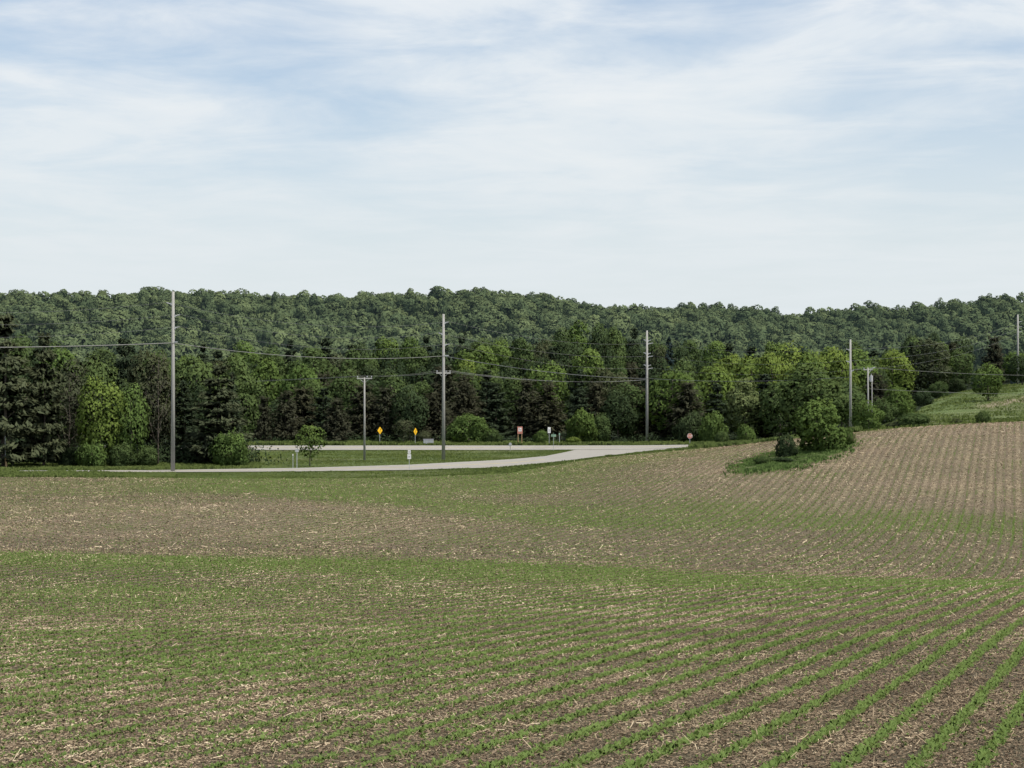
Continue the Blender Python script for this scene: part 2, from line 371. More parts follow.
def make_ground():
    ys = np.concatenate([np.arange(-60, 12, 3), np.arange(12, 60, .6), np.arange(60, 230, .9), np.arange(230, 330, 1.2), np.arange(330, 700, 8), np.geomspace(700, 9300, 90)])
    ts = np.concatenate([np.linspace(-1.6, -.36, 60), np.linspace(-.35, .35, 260), np.linspace(.36, 1.6, 60)])
    T, Y = np.meshgrid(ts, ys)
    X = T * np.sqrt(Y * Y + 30 ** 2)
    Z = ground(X, Y)
    n, k = len(ys), len(ts)
    idx = np.arange(n * k).reshape(n, k)
    Fq = np.stack([idx[:-1, :-1], idx[:-1, 1:], idx[1:, 1:], idx[1:, :-1]], -1).reshape(-1, 4)
    Xf, Yf = X.ravel(), Y.ravel()
    px = CX + F * Xf / np.maximum(Yf, 12)
    crop = ((Yf < field_end(px)) & ~in_island(Xf, Yf)).astype(float)
    u = Xf - rowshift(Yf)
    straw = smoothstep(128, 150, Yf) * smoothstep(600, 760, px) * .9 + smoothstep(100, 112, Yf) * smoothstep(150, 135, Yf) * smoothstep(600, 300, px) * .8 + .15 * vnoise(Xf, Yf, 9, 8)
    dry = smoothstep(.5, .8, vnoise(Xf, Yf, 13, 21)) * .25
    dry = np.maximum(dry, (np.abs(Yf - (352 + (px - 1000) * .15 + 6 * np.sin(px * .1))) < 9) * smoothstep(970, 990, px) * .95)
    dry = np.maximum(dry, ((Yf > 240) & (Yf < 325)) * smoothstep(890, 930, px) * .1)
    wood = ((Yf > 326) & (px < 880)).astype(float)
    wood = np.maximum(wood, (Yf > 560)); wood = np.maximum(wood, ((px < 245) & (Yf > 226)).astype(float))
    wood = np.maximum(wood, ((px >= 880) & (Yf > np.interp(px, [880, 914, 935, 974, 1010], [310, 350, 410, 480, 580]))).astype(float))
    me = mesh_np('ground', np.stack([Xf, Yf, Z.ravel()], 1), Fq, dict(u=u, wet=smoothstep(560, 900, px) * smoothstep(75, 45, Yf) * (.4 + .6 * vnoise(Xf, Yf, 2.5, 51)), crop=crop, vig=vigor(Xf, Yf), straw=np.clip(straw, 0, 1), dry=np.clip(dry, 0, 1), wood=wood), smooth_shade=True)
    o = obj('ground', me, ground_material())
    tag(o, 'rolling ploughed field, grass verges and wooded hill reaching the horizon', 'ground', kind='structure')
make_ground()

# roads -------------------------------------------------------------
def road_mat(name, a, b_):
    m, nt, ns, ln = newmat(name); p = pos(nt)
    c = mixc(nt, noise(nt, p, .25, 3, .6), a, b_)
    c = mixc(nt, math_(nt, 'MULTIPLY', ramp(nt, noise(nt, p, .9, 4, .7), [(.45, 0.), (.65, 1.)]), .35), c, tuple(x * .8 for x in a))
    c = mixc(nt, math_(nt, 'MULTIPLY', noise(nt, p, 14, 3, .6), .3), c, tuple(x * .75 for x in a))
    b = ns.new('ShaderNodeBsdfPrincipled'); ln.new(c, b.inputs['Base Color']); b.inputs['Roughness'].default_value = .9
    o = ns.new('ShaderNodeOutputMaterial'); ln.new(b.outputs[0], o.inputs[0]); return m
M['road'] = road_mat('worn pale asphalt', (.24, .225, .198), (.325, .31, .275))
M['shoulder'] = road_mat('gravel shoulder', (.40, .37, .31), (.50, .465, .40))
M['paint_w'] = road_mat('white road paint', (.62, .62, .60), (.7, .7, .68))
M['paint_y'] = road_mat('yellow road paint', (.55, .42, .12), (.6, .46, .15))
def ribbon(name, A, B, mat, lift=.06, nb=8, na=260):
    """surface between polyline A and polyline B, laid on the terrain"""
    A = np.array(A, float); B = np.array(B, float)
    def res(P_):
        s = np.linspace(0, 1, len(P_)); t = np.linspace(0, 1, na)
        return np.stack([np.interp(t, s, P_[:, 0]), np.interp(t, s, P_[:, 1])], 1)
    A, B = res(A), res(B)
    f = np.linspace(0, 1, nb + 1)[:, None, None]
    G = A[None] * (1 - f) + B[None] * f
    X = G[..., 0].ravel(); Y = G[..., 1].ravel(); Z = ground(X, Y) + lift
    idx = np.arange((nb + 1) * na).reshape(nb + 1, na)
    Fq = np.stack([idx[:-1, :-1], idx[:-1, 1:], idx[1:, 1:], idx[1:, :-1]], -1).reshape(-1, 4)
    return obj(name, mesh_np(name, np.stack([X, Y, Z], 1), Fq, smooth_shade=True), mat)
def edge(pts):    # (bearing, angle) pairs measured -> ground points
    return [P(x, dist_for(x, y)) for x, y in pts]
xs = [-420, -250, -100, 0, 75, 150, 225, 300, 355, 409, 460, 512, 545, 575, 607, 640, 668, 694]
ne = np.interp(xs, [-420, -100, 150, 300, 409, 512, 570, 640, 694], [472.7, 472.7, 472.7, 471.9, 470.5, 467.2, 461.6, 453.4, 447.2])
fe = np.interp(xs, [-420, -100, 150, 300, 409, 512, 545, 575], [471.6, 471.5, 470.7, 468.4, 465.2, 459.6, 456.6, 452.0])
HN, HF = 289.0, 305.0
Ae = edge(list(zip(xs, ne)))
Be = [P(x, dist_for(x, y) if x < 575 else HN - .3) for x, y in zip(xs, fe)]
rd = ribbon('side_road', Ae, Be, M['road'], .07, 60); tag(rd, 'pale side road sweeping up to the junction beyond the field', 'road', kind='structure')
hx = [-420, -200, 0, 200, 400, 600, 700, 800]
hw = ribbon('highway', [P(x, HN) for x in hx], [P(x, HF) for x in hx], M['road'], .085, 24); tag(hw, 'pale grey highway crossing in front of the woods', 'road', kind='structure')
for a, b, mt, nm, lb in ((HN + 2.6, HN + 2.78, 'paint_w', 'road_edge_line', 'white edge line along the near side of the highway'), (HF - 2.8, HF - 2.6, 'paint_w', 'road_edge_line', 'white edge line along the far side of the highway'), (HN + 7.9, HN + 8.2, 'paint_y', 'road_centre_line', 'yellow centre line of the highway')):
    o = ribbon(nm, [P(x, a) for x in hx], [P(x, b) for x in hx], M[mt], .093, 1); tag(o, lb, 'road marking', kind='structure')
A_, B_ = np.array(Ae[:13]), np.array(Be[:13])
o = ribbon('road_centre_line', A_ * .51 + B_ * .49, A_ * .49 + B_ * .51, M['paint_y'], .078, 1); tag(o, 'faded yellow centre line of the side road', 'road marking', kind='structure')

# ---------------------------------------------------------------- crop and residue
def crop_mat(name, dark, light, trans):
    m = foliage(name, dark, light, trans, 0); return m
M['crop'] = crop_mat('seedling leaves', (0.0941, 0.1421, 0.0368), (0.2374, 0.3125, 0.0966), .3)
M['crop_far'] = M['crop']
M['turf'] = crop_mat('grass blades', (0.1073, 0.1519, 0.0429), (0.2526, 0.3038, 0.1012), .25)
M['turf_light'] = crop_mat('pale rough grass', (0.1012, 0.1672, 0.0480), (0.2376, 0.3344, 0.1200), .3)
def straw_material():
    m, nt, ns, ln = newmat('dry corn stalk litter')
    c = ramp(nt, attr(nt, 'var'), [(0., (.085, .06, .042)), (.4, (.22, .168, .115)), (.75, (.42, .335, .225)), (1., (.64, .54, .38))])
    d = ns.new('ShaderNodeBsdfDiffuse'); ln.new(c, d.inputs['Color']); o = ns.new('ShaderNodeOutputMaterial'); ln.new(d.outputs[0], o.inputs[0]); return m
M['straw'] = straw_material()

def make_crop():
    r = np.random.default_rng(11)
    zones = [(15, 45, .013, 5), (45, 90, .024, 4), (90, 285, .065, 3)]
    VV = []; AA = []; NN = []
    for (y0, y1, step, nl) in zones:
        k0 = int((-.33 * y1 - 4 - .365 * y1 - 30) / PITCH); k1 = int((.33 * y1 + 30) / PITCH)
        n = int((y1 - y0) / step)
        K, J = np.meshgrid(np.arange(k0, k1), np.arange(n))
        K = K.ravel(); Y = y0 + (J.ravel() + r.random(K.size)) * step
        X = K * PITCH + rowshift(Y) + PITCH * .0
        wd = np.maximum(Y, 15)
        px = CX + F * X / wd
        ok = (px > -70) & (px < 1095) & (Y < field_end(px) - .6) & ~in_island(X, Y)
        X, Y, K, px = X[ok], Y[ok], K[ok], px[ok]
        v = vigor(X, Y)
        # the rows stand unevenly: gaps, weak rows
        rowq = np.random.default_rng(5).random(4000)[(K % 4000)]
        gap = vnoise(K * 7.3 + .5, Y, .7, 6)
        rowy = smoothstep(330, 620, px) * smoothstep(95, 70, Y)
        keep = r.random(len(X)) < np.clip(.42 + .34 * rowy + .62 * v + .35 * (rowq - .5) + .6 * (gap - .5) - .25 * smoothstep(150, 175, Y) * smoothstep(.35, .1, v), .05, 1)
        X, Y, v, rq, rowy = X[keep], Y[keep], v[keep], rowq[keep], rowy[keep]
        X = X + r.normal(0, .05, len(X)) + (rq - .5) * .10 + .10 * np.sin(Y * .085 + X * .06) + .03 * np.sin(Y * .21 + 2)
        # scattered volunteers and weeds between rows where it is lush
        m = r.random(len(X)) < (v * .6 + .12) * (1 - .75 * rowy)
        Xw = X[m] + r.uniform(-.5, .5, m.sum()); Yw = Y[m] + r.uniform(-.2, .2, m.sum())
        X = np.concatenate([X, Xw]); Y = np.concatenate([Y, Yw]); v = np.concatenate([v, v[m] * .9]); rowy = np.concatenate([rowy, rowy[m] * 0])
        Z = ground(X, Y)
        hgt = (.042 + .040 * v + .016 * rowy) * r.uniform(.6, 1.35, len(X)) * (1 + .25 * (y0 > 80))
        shade = np.clip(.32 + .35 * v + .12 * rowy + .35 * (vnoise(X, Y, 3, 9) - .5) + r.normal(0, .12, len(X)), 0, 1)
        for q in range(nl):
            az = r.uniform(0, 2 * np.pi, len(X)); el = r.uniform(.3, 1.25, len(X))
            D = np.stack([np.cos(az) * np.cos(el), np.sin(az) * np.cos(el), np.sin(el)], 1)
            L = hgt * r.uniform(.8, 1.3, len(X))
            base = np.stack([X, Y, Z], 1); tip = base + D * L[:, None]
            S = np.stack([-np.sin(az), np.cos(az), 0 * az], 1) * (L * r.uniform(.15, .26, len(X)))[:, None]
            mid = base + D * (L * .55)[:, None]
            tip[:, 2] -= L * .12
            Vq = np.stack([base, mid + S, tip, mid - S], 1).reshape(-1, 3)
            VV.append(Vq); AA.append(np.repeat(np.clip(shade + r.normal(0, .12, len(X)), 0, 1), 4))
            nrm = norm(np.stack([D[:, 0] * -.35, D[:, 1] * -.35, np.full(len(X), .9)], 1)); NN.append(np.repeat(nrm, 4, 0))
    V = np.concatenate(VV); A = np.concatenate(AA); Nn = np.concatenate(NN)
    Fq = np.arange(len(V)).reshape(-1, 4)
    print('crop quads', len(Fq))
    o = obj('crop_seedlings', mesh_np('crop_seedlings', V, Fq, dict(var=A), normals=Nn), M['crop'])
    tag(o, 'young green crop seedlings in long sweeping rows across the field', 'crop', kind='stuff')
make_crop()

def make_straw():
    r = np.random.default_rng(12)
    zones = [(15, 32, 1250, .76), (32, 55, 560, .86), (55, 95, 140, 1.1), (95, 290, 42, 1.7)]
    VV = []; AA = []
    for (y0, y1, den, sz) in zones:
        area = .62 * (y1 * y1 - y0 * y0) / 2
        n = int(area * den)
        Y = np.sqrt(r.uniform(y0 * y0, y1 * y1, n)); X = Y * r.uniform(-.31, .31, n) + r.uniform(-1, 1, n)
        px = CX + F * X / Y
        ok = (Y < field_end(px) - .5) & ~in_island(X, Y); X, Y = X[ok], Y[ok]; px = px[ok]
        u = (X - rowshift(Y)) / PITCH; fr = np.abs(u - np.floor(u) - .5)  # .5 = on the row
        patch = (vnoise(X, Y, 1.1, 15) - .5) * 1.1 + (vnoise(X, Y, 4, 16) - .5) * .8 + .5
        v = vigor(X, Y)
        drift = np.clip(patch, 0, 1)
        strawy = np.clip(.42 + patch * .75 - .25 * v, .04, 1)
        keep = (r.random(len(X)) < np.maximum(strawy, .5)) & (r.random(len(X)) > smoothstep(.33, .47, fr) * .8)
        X, Y, v = X[keep], Y[keep], v[keep]; n = len(X)
        Z = ground(X, Y) + r.uniform(.004, .03, n)
        long_ = r.random(n) < .06
        L = np.where(long_, r.uniform(.08, .26, n), r.uniform(.018, .07, n)) * sz * .5
        W = np.where(long_, r.uniform(.008, .016, n), r.uniform(.010, .028, n)) * sz * .5 * (1 + .5 * (y0 > 50))
        az = r.uniform(0, np.pi, n)
        # long stalks tend to lie along the old rows
        az = np.where(long_ & (r.random(n) < .55), np.pi / 2 - .34 + r.normal(0, .5, n) + np.pi / 2 * (r.random(n) < .3), az)
        tilt = r.normal(0, .15, n) + (r.random(n) < .04) * .6
        T = np.stack([np.cos(az) * np.cos(tilt), np.sin(az) * np.cos(tilt), np.sin(tilt)], 1)
        roll = r.normal(0, .6, n)
        Nn = norm(np.stack([-np.sin(az) * np.sin(roll), np.cos(az) * np.sin(roll), np.cos(roll)], 1))
        C = np.stack([X, Y, Z + np.abs(np.sin(tilt)) * L], 1)
        Nn = norm(Nn - T * np.sum(Nn * T, 1, keepdims=True)); B = np.cross(Nn, T)
        e = r.uniform(.5, 1, (n, 1))
        Vq = np.stack([C + T * L[:, None] + B * W[:, None], C - T * L[:, None] + B * W[:, None] * e, C - T * L[:, None] - B * W[:, None], C + T * L[:, None] - B * W[:, None] * e], 1).reshape(-1, 3)
        VV.append(Vq)
        wetz = .22 * smoothstep(600, 900, CX + F * X / Y) * smoothstep(70, 45, Y)
        a = np.clip((1 - wetz) * r.beta(1.25, 1.9, n) * (.62 + .62 * drift[keep]) + .25 * long_ - .02, 0, 1); AA.append(np.repeat(a, 4))
    V = np.concatenate(VV); A = np.concatenate(AA); Fq = np.arange(len(V)).reshape(-1, 4)
    print('straw quads', len(Fq))
    o = obj('corn_stubble_litter', mesh_np('corn_stubble_litter', V, Fq, dict(var=A)), M['straw'])
    tag(o, 'dry tan corn stalk litter strewn between the crop rows', 'litter', kind='stuff')
make_straw()

def scatter_grass(name, label, pts_fn, n, h0, h1, seed, mat, wscale=1.0):
    r = np.random.default_rng(seed)
    X, Y, H = pts_fn(r, n)
    VV = []; AA = []; NN = []
    for q in range(3):
        az = r.uniform(0, 2 * np.pi, len(X)); lean = r.uniform(0, .55, len(X))
        x = X + r.normal(0, .08, len(X)); y = Y + r.normal(0, .08, len(X)); z = ground(x, y) - .02
        h = H * r.uniform(h0, h1, len(X)); w = h * r.uniform(.14, .32, len(X)) * wscale
        D = np.stack([np.cos(az) * np.sin(lean), np.sin(az) * np.sin(lean), np.cos(lean)], 1)
        base = np.stack([x, y, z], 1); tip = base + D * h[:, None]; mid = base + D * (h * .5)[:, None]
        a2 = r.uniform(0, 2 * np.pi, len(X)); S = np.stack([np.cos(a2), np.sin(a2), 0 * a2], 1) * w[:, None]
        VV.append(np.stack([base, mid + S, tip, mid - S], 1).reshape(-1, 3))
        sh = np.clip(.45 + .6 * (vnoise(x, y, 4, seed) - .5) + r.normal(0, .15, len(x)), 0, 1); AA.append(np.repeat(sh, 4))
        nn = norm(np.stack([D[:, 0], D[:, 1] - .25, np.full(len(x), .9)], 1)); NN.append(np.repeat(nn, 4, 0))
    V = np.concatenate(VV)
    o = obj(name, mesh_np(name, V, np.arange(len(V)).reshape(-1, 4), dict(var=np.concatenate(AA)), normals=np.concatenate(NN)), mat)
    tag(o, label, 'grass', kind='stuff'); return o
ROAD_NEAR = np.array([(CX + F * a[0] / a[1], a[1]) for a in Ae]); ROAD_FAR = np.array([(CX + F * a[0] / a[1], a[1]) for a in Be])
def rn(px): return np.interp(px, ROAD_NEAR[:, 0], ROAD_NEAR[:, 1])
def rf_(px): return np.interp(px, ROAD_FAR[:, 0], ROAD_FAR[:, 1])
def verge_pts(r, n):
    px = r.uniform(-90, 700, n); a = field_end(px) - .5; b = np.maximum(rn(px) - .4, a + .3)
    Y = a + (b - a) * r.random(n); X = (px - CX) / F * Y
    return X, Y, .6 + 1.1 * smoothstep(150, 90, px) + .9 * smoothstep(430, 560, px) * smoothstep(-.2, .4, (Y - a) / (b - a)) + .5 * (vnoise(X, Y, 3, 31) > .6)
scatter_grass('verge_grass', 'long rough grass between the field edge and the side road', verge_pts, 34000, .07, .2, 41, M['turf'])
def median_pts(r, n):
    px = r.uniform(-60, 580, n); a = rf_(px) + .6; b = np.full(n, HN - .6); ok = b > a + .4
    px, a, b = px[ok], a[ok], b[ok]
    Y = a + (b - a) * r.random(len(px)); X = (px - CX) / F * Y
    return X, Y, .5 + .8 * vnoise(X, Y, 5, 33)
scatter_grass('roadside_grass', 'mown green grass on the island between the two roads', median_pts, 42000, .07, .2, 42, M['turf'])
def isl_pts(r, n):
    px = r.uniform(725, 862, n); Y = r.uniform(160, 218, n); X = (px - CX) / F * Y; ok = in_island(X + r.normal(0, 1.1, n), Y + r.normal(0, 1.6, n)) & (vnoise(X, Y, 1.2, 53) > .2)
    X, Y = X[ok], Y[ok]; return X, Y, .35 + 1.2 * vnoise(X, Y, 1.8, 34)
scatter_grass('rough_grass_patch', 'rough green grass and weeds around the field bushes', isl_pts, 40000, .07, .28, 43, M['turf_light'])
def hill_pts(r, n):
    px = r.uniform(850, 1080, n); Y = r.uniform(216, 560, n); X = (px - CX) / F * Y
    ok = (vnoise(X, Y, 8, 35) > .25) & (Y < np.interp(px, [850, 880, 914, 935, 974, 1010], [290, 310, 350, 410, 480, 560])); X, Y = X[ok], Y[ok]
    return X, Y, .6 + .9 * vnoise(X, Y, 6, 36)
scatter_grass('hillside_pasture_grass', 'rough pasture grass on the hill above the brown field', hill_pts, 30000, .12, .34, 44, M['turf'])
def far_pts(r, n):
    px = r.uniform(240, 800, n); Y = HF + .8 + r.random(n) ** 1.5 * 18; X = (px - CX) / F * Y
    return X, Y, .5 + 1.6 * vnoise(X, Y, 3, 37)
scatter_grass('tall_weeds', 'tall weeds along the far side of the highway', far_pts, 22000, .15, .42, 45, M['turf'])
def back_pts(r, n):
    px = r.uniform(690, 860, n); a = np.interp(px, [690, 730, 768, 850], [278, 253, 233, 216]); Y = a + r.random(n) * 45; X = (px - CX) / F * Y
    return X, Y, .5 + 1.2 * vnoise(X, Y, 4, 38)
scatter_grass('field_edge_grass', 'rough grass behind the crest of the field by the bushes', back_pts, 16000, .25, .6, 46, M['turf'])
def lv_pts(r, n):
    px = r.uniform(-60, 260, n); Y = rf_(px) + .5 + r.random(n) * 20; X = (px - CX) / F * Y
    return X, Y, .5 + .8 * vnoise(X, Y, 4, 39)
scatter_grass('woodland_edge_grass', 'short grass at the foot of the pines beside the side road', lv_pts, 14000, .15, .4, 47, M['turf'])

# ---------------------------------------------------------------- trees
def trunk_mb(H, r0, lean, seed, top=.8, limbs=6, l0=.3, spread=.28):
    r = random.Random(seed); mb = MB()
    pts = []; rad = []
    for i in range(7):
        t = i / 6 * top
        pts.append((lean * t * H * .3 + (r.uniform(-.02, .02) * H if i else 0), (r.uniform(-.015, .015) * H if i else 0), t * H - (.3 if i == 0 else 0)))
        rad.append(max(r0 * (1 - t) ** .9, .03))
    rad[0] *= 1.35
    mb.tube(pts, rad, 8)
    for k in range(limbs):
        t = l0 + (top - l0) * (k + .3) / limbs; i = min(int(t / top * 6), 5); p = np.array(pts[i]) + (np.array(pts[i + 1]) - np.array(pts[i])) * (t / top * 6 - i)
        az = r.uniform(0, 6.28); L = H * spread * (1.2 - t)
        d = np.array([math.cos(az), math.sin(az), r.uniform(.4, .9)]); d /= np.linalg.norm(d)
        q = p + d * L * .5; e = q + (d + np.array([0, 0, .3])) * L * .5
        mb.tube([p, q, e], [rad[i] * .45, rad[i] * .28, .03], 5)
    return mb
def mk(mb, name):
    me = bpy.data.meshes.new(name); me.from_pydata(mb.V, [], mb.F); me.update(); me.polygons.foreach_set('use_smooth', np.ones(len(me.polygons), bool)); return me

def decid_crown(seed, H, W, n=4200, leaf=.36, base=.18, nl=26, lobe=(.15, .27), rough=.5, skirt=False):
    r = np.random.default_rng(seed)
    cz = (base + 1) / 2 * H; rz = (1 - base) / 2 * H; rx = W / 2
    if skirt: cz = .40 * H; rz = .60 * H
    # lobes fill an egg-shaped crown
    L = []
    tries = 0
    while len(L) < nl and tries < 4000:
        tries += 1
        d = norm(r.normal(size=(1, 3)))[0]; rr = r.uniform(.35, 1) ** .6
        lr = r.uniform(*lobe) * W
        p = d * rr * np.array([max(rx - lr * .75, .1), max(rx - lr * .75, .1), max(rz - lr * .6, .1)])
        zt = (p[2] / rz)
        p[:2] *= 1 - .25 * max(zt, 0) ** 2 - .15 * max(-zt, 0) ** 2
        if all(np.linalg.norm(p - q) > .5 * (lr + lr2) * .75 for q, lr2, _ in L) or r.random() < .12:
            L.append((p, lr, r.random()))
    P0 = np.array([l[0] for l in L]); Rr = np.array([l[1] for l in L]); Vr = np.array([l[2] for l in L])
    w = Rr ** 2; idx = r.choice(len(L), n * 2, p=w / w.sum())
    d = norm(r.normal(size=(n * 2, 3)) * np.array([1, 1, .9]))
    rad = Rr[idx] * (1 - np.abs(r.normal(0, .16, n * 2))) * (1 + .12 * np.sin(d[:, 0] * 5 + idx) * np.cos(d[:, 2] * 6 + idx))
    spr = r.random(n * 2) < .09
    rad = rad * (1 + .16 * np.sin(7 * d[:, 0] + 3 * idx) * np.sin(6 * d[:, 1] + idx) * (1.4 if skirt else .6)) + spr * r.exponential(.035, n * 2) * W
    C = P0[idx] + d * rad[:, None]
    # drop what lies deep inside other lobes
    dist = np.linalg.norm(C[:, None, :] - P0[None], axis=2) / Rr[None]
    dist[np.arange(len(C)), idx] = 9
    ok = dist.min(1) > .72
    under = (d[:, 2] < -.35) & (r.random(len(C)) < .55)
    if skirt: under &= False; ok &= C[:, 2] + cz > .02 * H
    ok &= ~under
    C, d, idx = C[ok][:n], d[ok][:n], idx[ok][:n]
    out = norm(C / np.array([rx, rx, rz]))
    Nn = norm(.75 * d + .35 * out + np.array([0, 0, .22]) + r.normal(0, .22, C.shape))
    sz = leaf * r.uniform(.6, 1.35, len(C))
    geoN = norm(Nn + r.normal(0, rough, C.shape))
    V = leaf_quads(C + [0, 0, cz], geoN, sz, sz * r.uniform(.55, .9, len(C)), r)
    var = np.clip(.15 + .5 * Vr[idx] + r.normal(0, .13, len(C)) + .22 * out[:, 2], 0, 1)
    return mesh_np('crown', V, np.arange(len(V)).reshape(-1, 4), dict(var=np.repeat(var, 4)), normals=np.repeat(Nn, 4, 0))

def conifer_crown(seed, H, W, n_lev=26, per=9, base=.1, droop=-.25, gap=.0, power=.85, q=11, leaf=.3, flat=.35, up=0.0):
    r = np.random.default_rng(seed); VV = []; NN = []; AA = []
    for i in range(n_lev):
        t = base + (1 - base) * (i + r.uniform(-.3, .3)) / n_lev; t = min(max(t, base), .985)
        env = (1 - (t - base) / (1 - base)) ** power
        if up > 0: env = min(env * 1.15, 1) * (.75 + .25 * math.sin(i * 2.1 + seed))
        k = max(4, int(per * (.5 + .5 * env)))
        for b in range(k):
            if r.random() < gap: continue
            az = r.uniform(0, 2 * np.pi); L = W / 2 * env * r.uniform(.72, 1.1) + .25
            dz = droop + up * r.uniform(.2, 1) + .5 * (t > .85)
            m = max(4, int(q * (.35 + .65 * env)))
            s = np.sort(r.uniform(.12 if env < .3 else .25, 1, m)) ; s = s ** .8
            side = r.normal(0, .14, m) * L * (1.1 - s * .6)
            D = np.array([math.cos(az), math.sin(az), 0.]); S = np.array([-math.sin(az), math.cos(az), 0.])
            C = D * (s * L)[:, None] + S * side[:, None]; C[:, 2] = t * H + dz * L * s + .18 * L * s ** 2 * (1 if droop < 0 else .4) + r.normal(0, leaf * flat, m)
            Nn = norm(D[None] * .5 * s[:, None] + np.array([0, 0, .9]) + S[None] * (side / (L + .1))[:, None] * .8 + r.normal(0, .22, (m, 3)))
            geo = norm(Nn + r.normal(0, .4, (m, 3)))
            T = np.repeat((D + S * r.normal(0, .4))[None], m, 0)
            V = leaf_quads(C, geo, leaf * r.uniform(.9, 1.7, m), leaf * r.uniform(.35, .6, m), r, T)
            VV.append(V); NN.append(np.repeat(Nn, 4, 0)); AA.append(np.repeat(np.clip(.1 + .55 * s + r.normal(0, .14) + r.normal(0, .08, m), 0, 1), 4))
    V = np.concatenate(VV)
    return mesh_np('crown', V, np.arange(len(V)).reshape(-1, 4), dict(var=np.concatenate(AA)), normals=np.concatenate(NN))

# prototypes are unit-size families: (crown mesh, trunk mesh, H, W)
FAM = {}
def fam(key, crown, trunk, H, W): FAM.setdefault(key, []).append((crown, trunk, H, W))
for s in range(5):
    fam('round', decid_crown(100 + s, 16, 12, 5200, .36, .05, 34), mk(trunk_mb(16, .28, 0, s), 'trunk'), 16, 12)
for s in range(4):
    fam('tall', decid_crown(200 + s, 20, 10, 5200, .38, .06, 38, (.17, .30)), mk(trunk_mb(20, .3, .1, 20 + s), 'trunk'), 20, 10)
for s in range(4):
    fam('bush', decid_crown(300 + s, 5, 6, 5200, .17, .0, [15, 22, 18, 28][s], [(.13, .36), (.10, .30), (.16, .34), (.10, .26)][s], .6, True), mk(trunk_mb(5, .1, 0, 40 + s, .6, 6, .1, .3), 'trunk'), 5, 6)
for s in range(2):
    fam('sparse', decid_crown(330 + s, 6, 5, 1050, .16, .1, 18, (.12, .22)), mk(trunk_mb(6, .07, 0, 50 + s, .8, 8, .15, .3), 'trunk'), 6, 5)
for s in range(3):
    fam('bare', decid_crown(350 + s, 16, 8, 1300, .2, .1, 26, (.14, .25), .9), mk(trunk_mb(16, .2, .1, 60 + s, .95, 16, .15, .34), 'trunk'), 16, 8)
for s in range(4):
    fam('spruce', conifer_crown(400 + s, 18, 8, 36, 13, .04, -.3, .0, .8, 15, .38), mk(trunk_mb(18, .24, 0, 70 + s, .97, 0), 'trunk'), 18, 8)
for s in range(4):
    fam('pine', conifer_crown(450 + s, 18, 10, 20, 17, .05, -.06, .03, .62, 34, .42, .34, .16), mk(trunk_mb(18, .26, 0, 80 + s, .97, 5, .1, .2), 'trunk'), 18, 10)
for s in range(4):
    fam('cedar', conifer_crown(480 + s, 10, 6, 28, 13, .02, -.02, .0, .5, 15, .30, .8, .25), mk(trunk_mb(10, .14, 0, 90 + s, .9, 6, .1, .3), 'trunk'), 10, 6)

_matmesh = {}
def with_mat(me, mat):
    k = (me.name, mat.name)
    if k not in _matmesh:
        m2 = me.copy(); m2.materials.clear(); m2.materials.append(mat); _matmesh[k] = m2
    return _matmesh[k]
tr = random.Random(99)
def tree(name, family, mat, px, d, top, width, label, cat, group=None, base_y=None, bark='bark', var=None):
    """px: bearing, d: distance, top: angle of its top, width in the same units"""
    X, Y = P(px, d); z = g(X, Y)
    H = (HY - top) * d / F - z; W = width * d / F
    v = FAM[family][var if var is not None else tr.randrange(len(FAM[family]))]
    sz = H / v[2]; sx = W / v[3]
    root = empty(name, (X, Y, z - .05), tr.uniform(0, 6.28)); root.scale = (sx, sx, sz)
    tag(root, label, cat, group)
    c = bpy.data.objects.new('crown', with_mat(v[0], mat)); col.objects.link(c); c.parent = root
    t = bpy.data.objects.new('trunk', with_mat(v[1], M[bark])); col.objects.link(t); t.parent = root
    return root

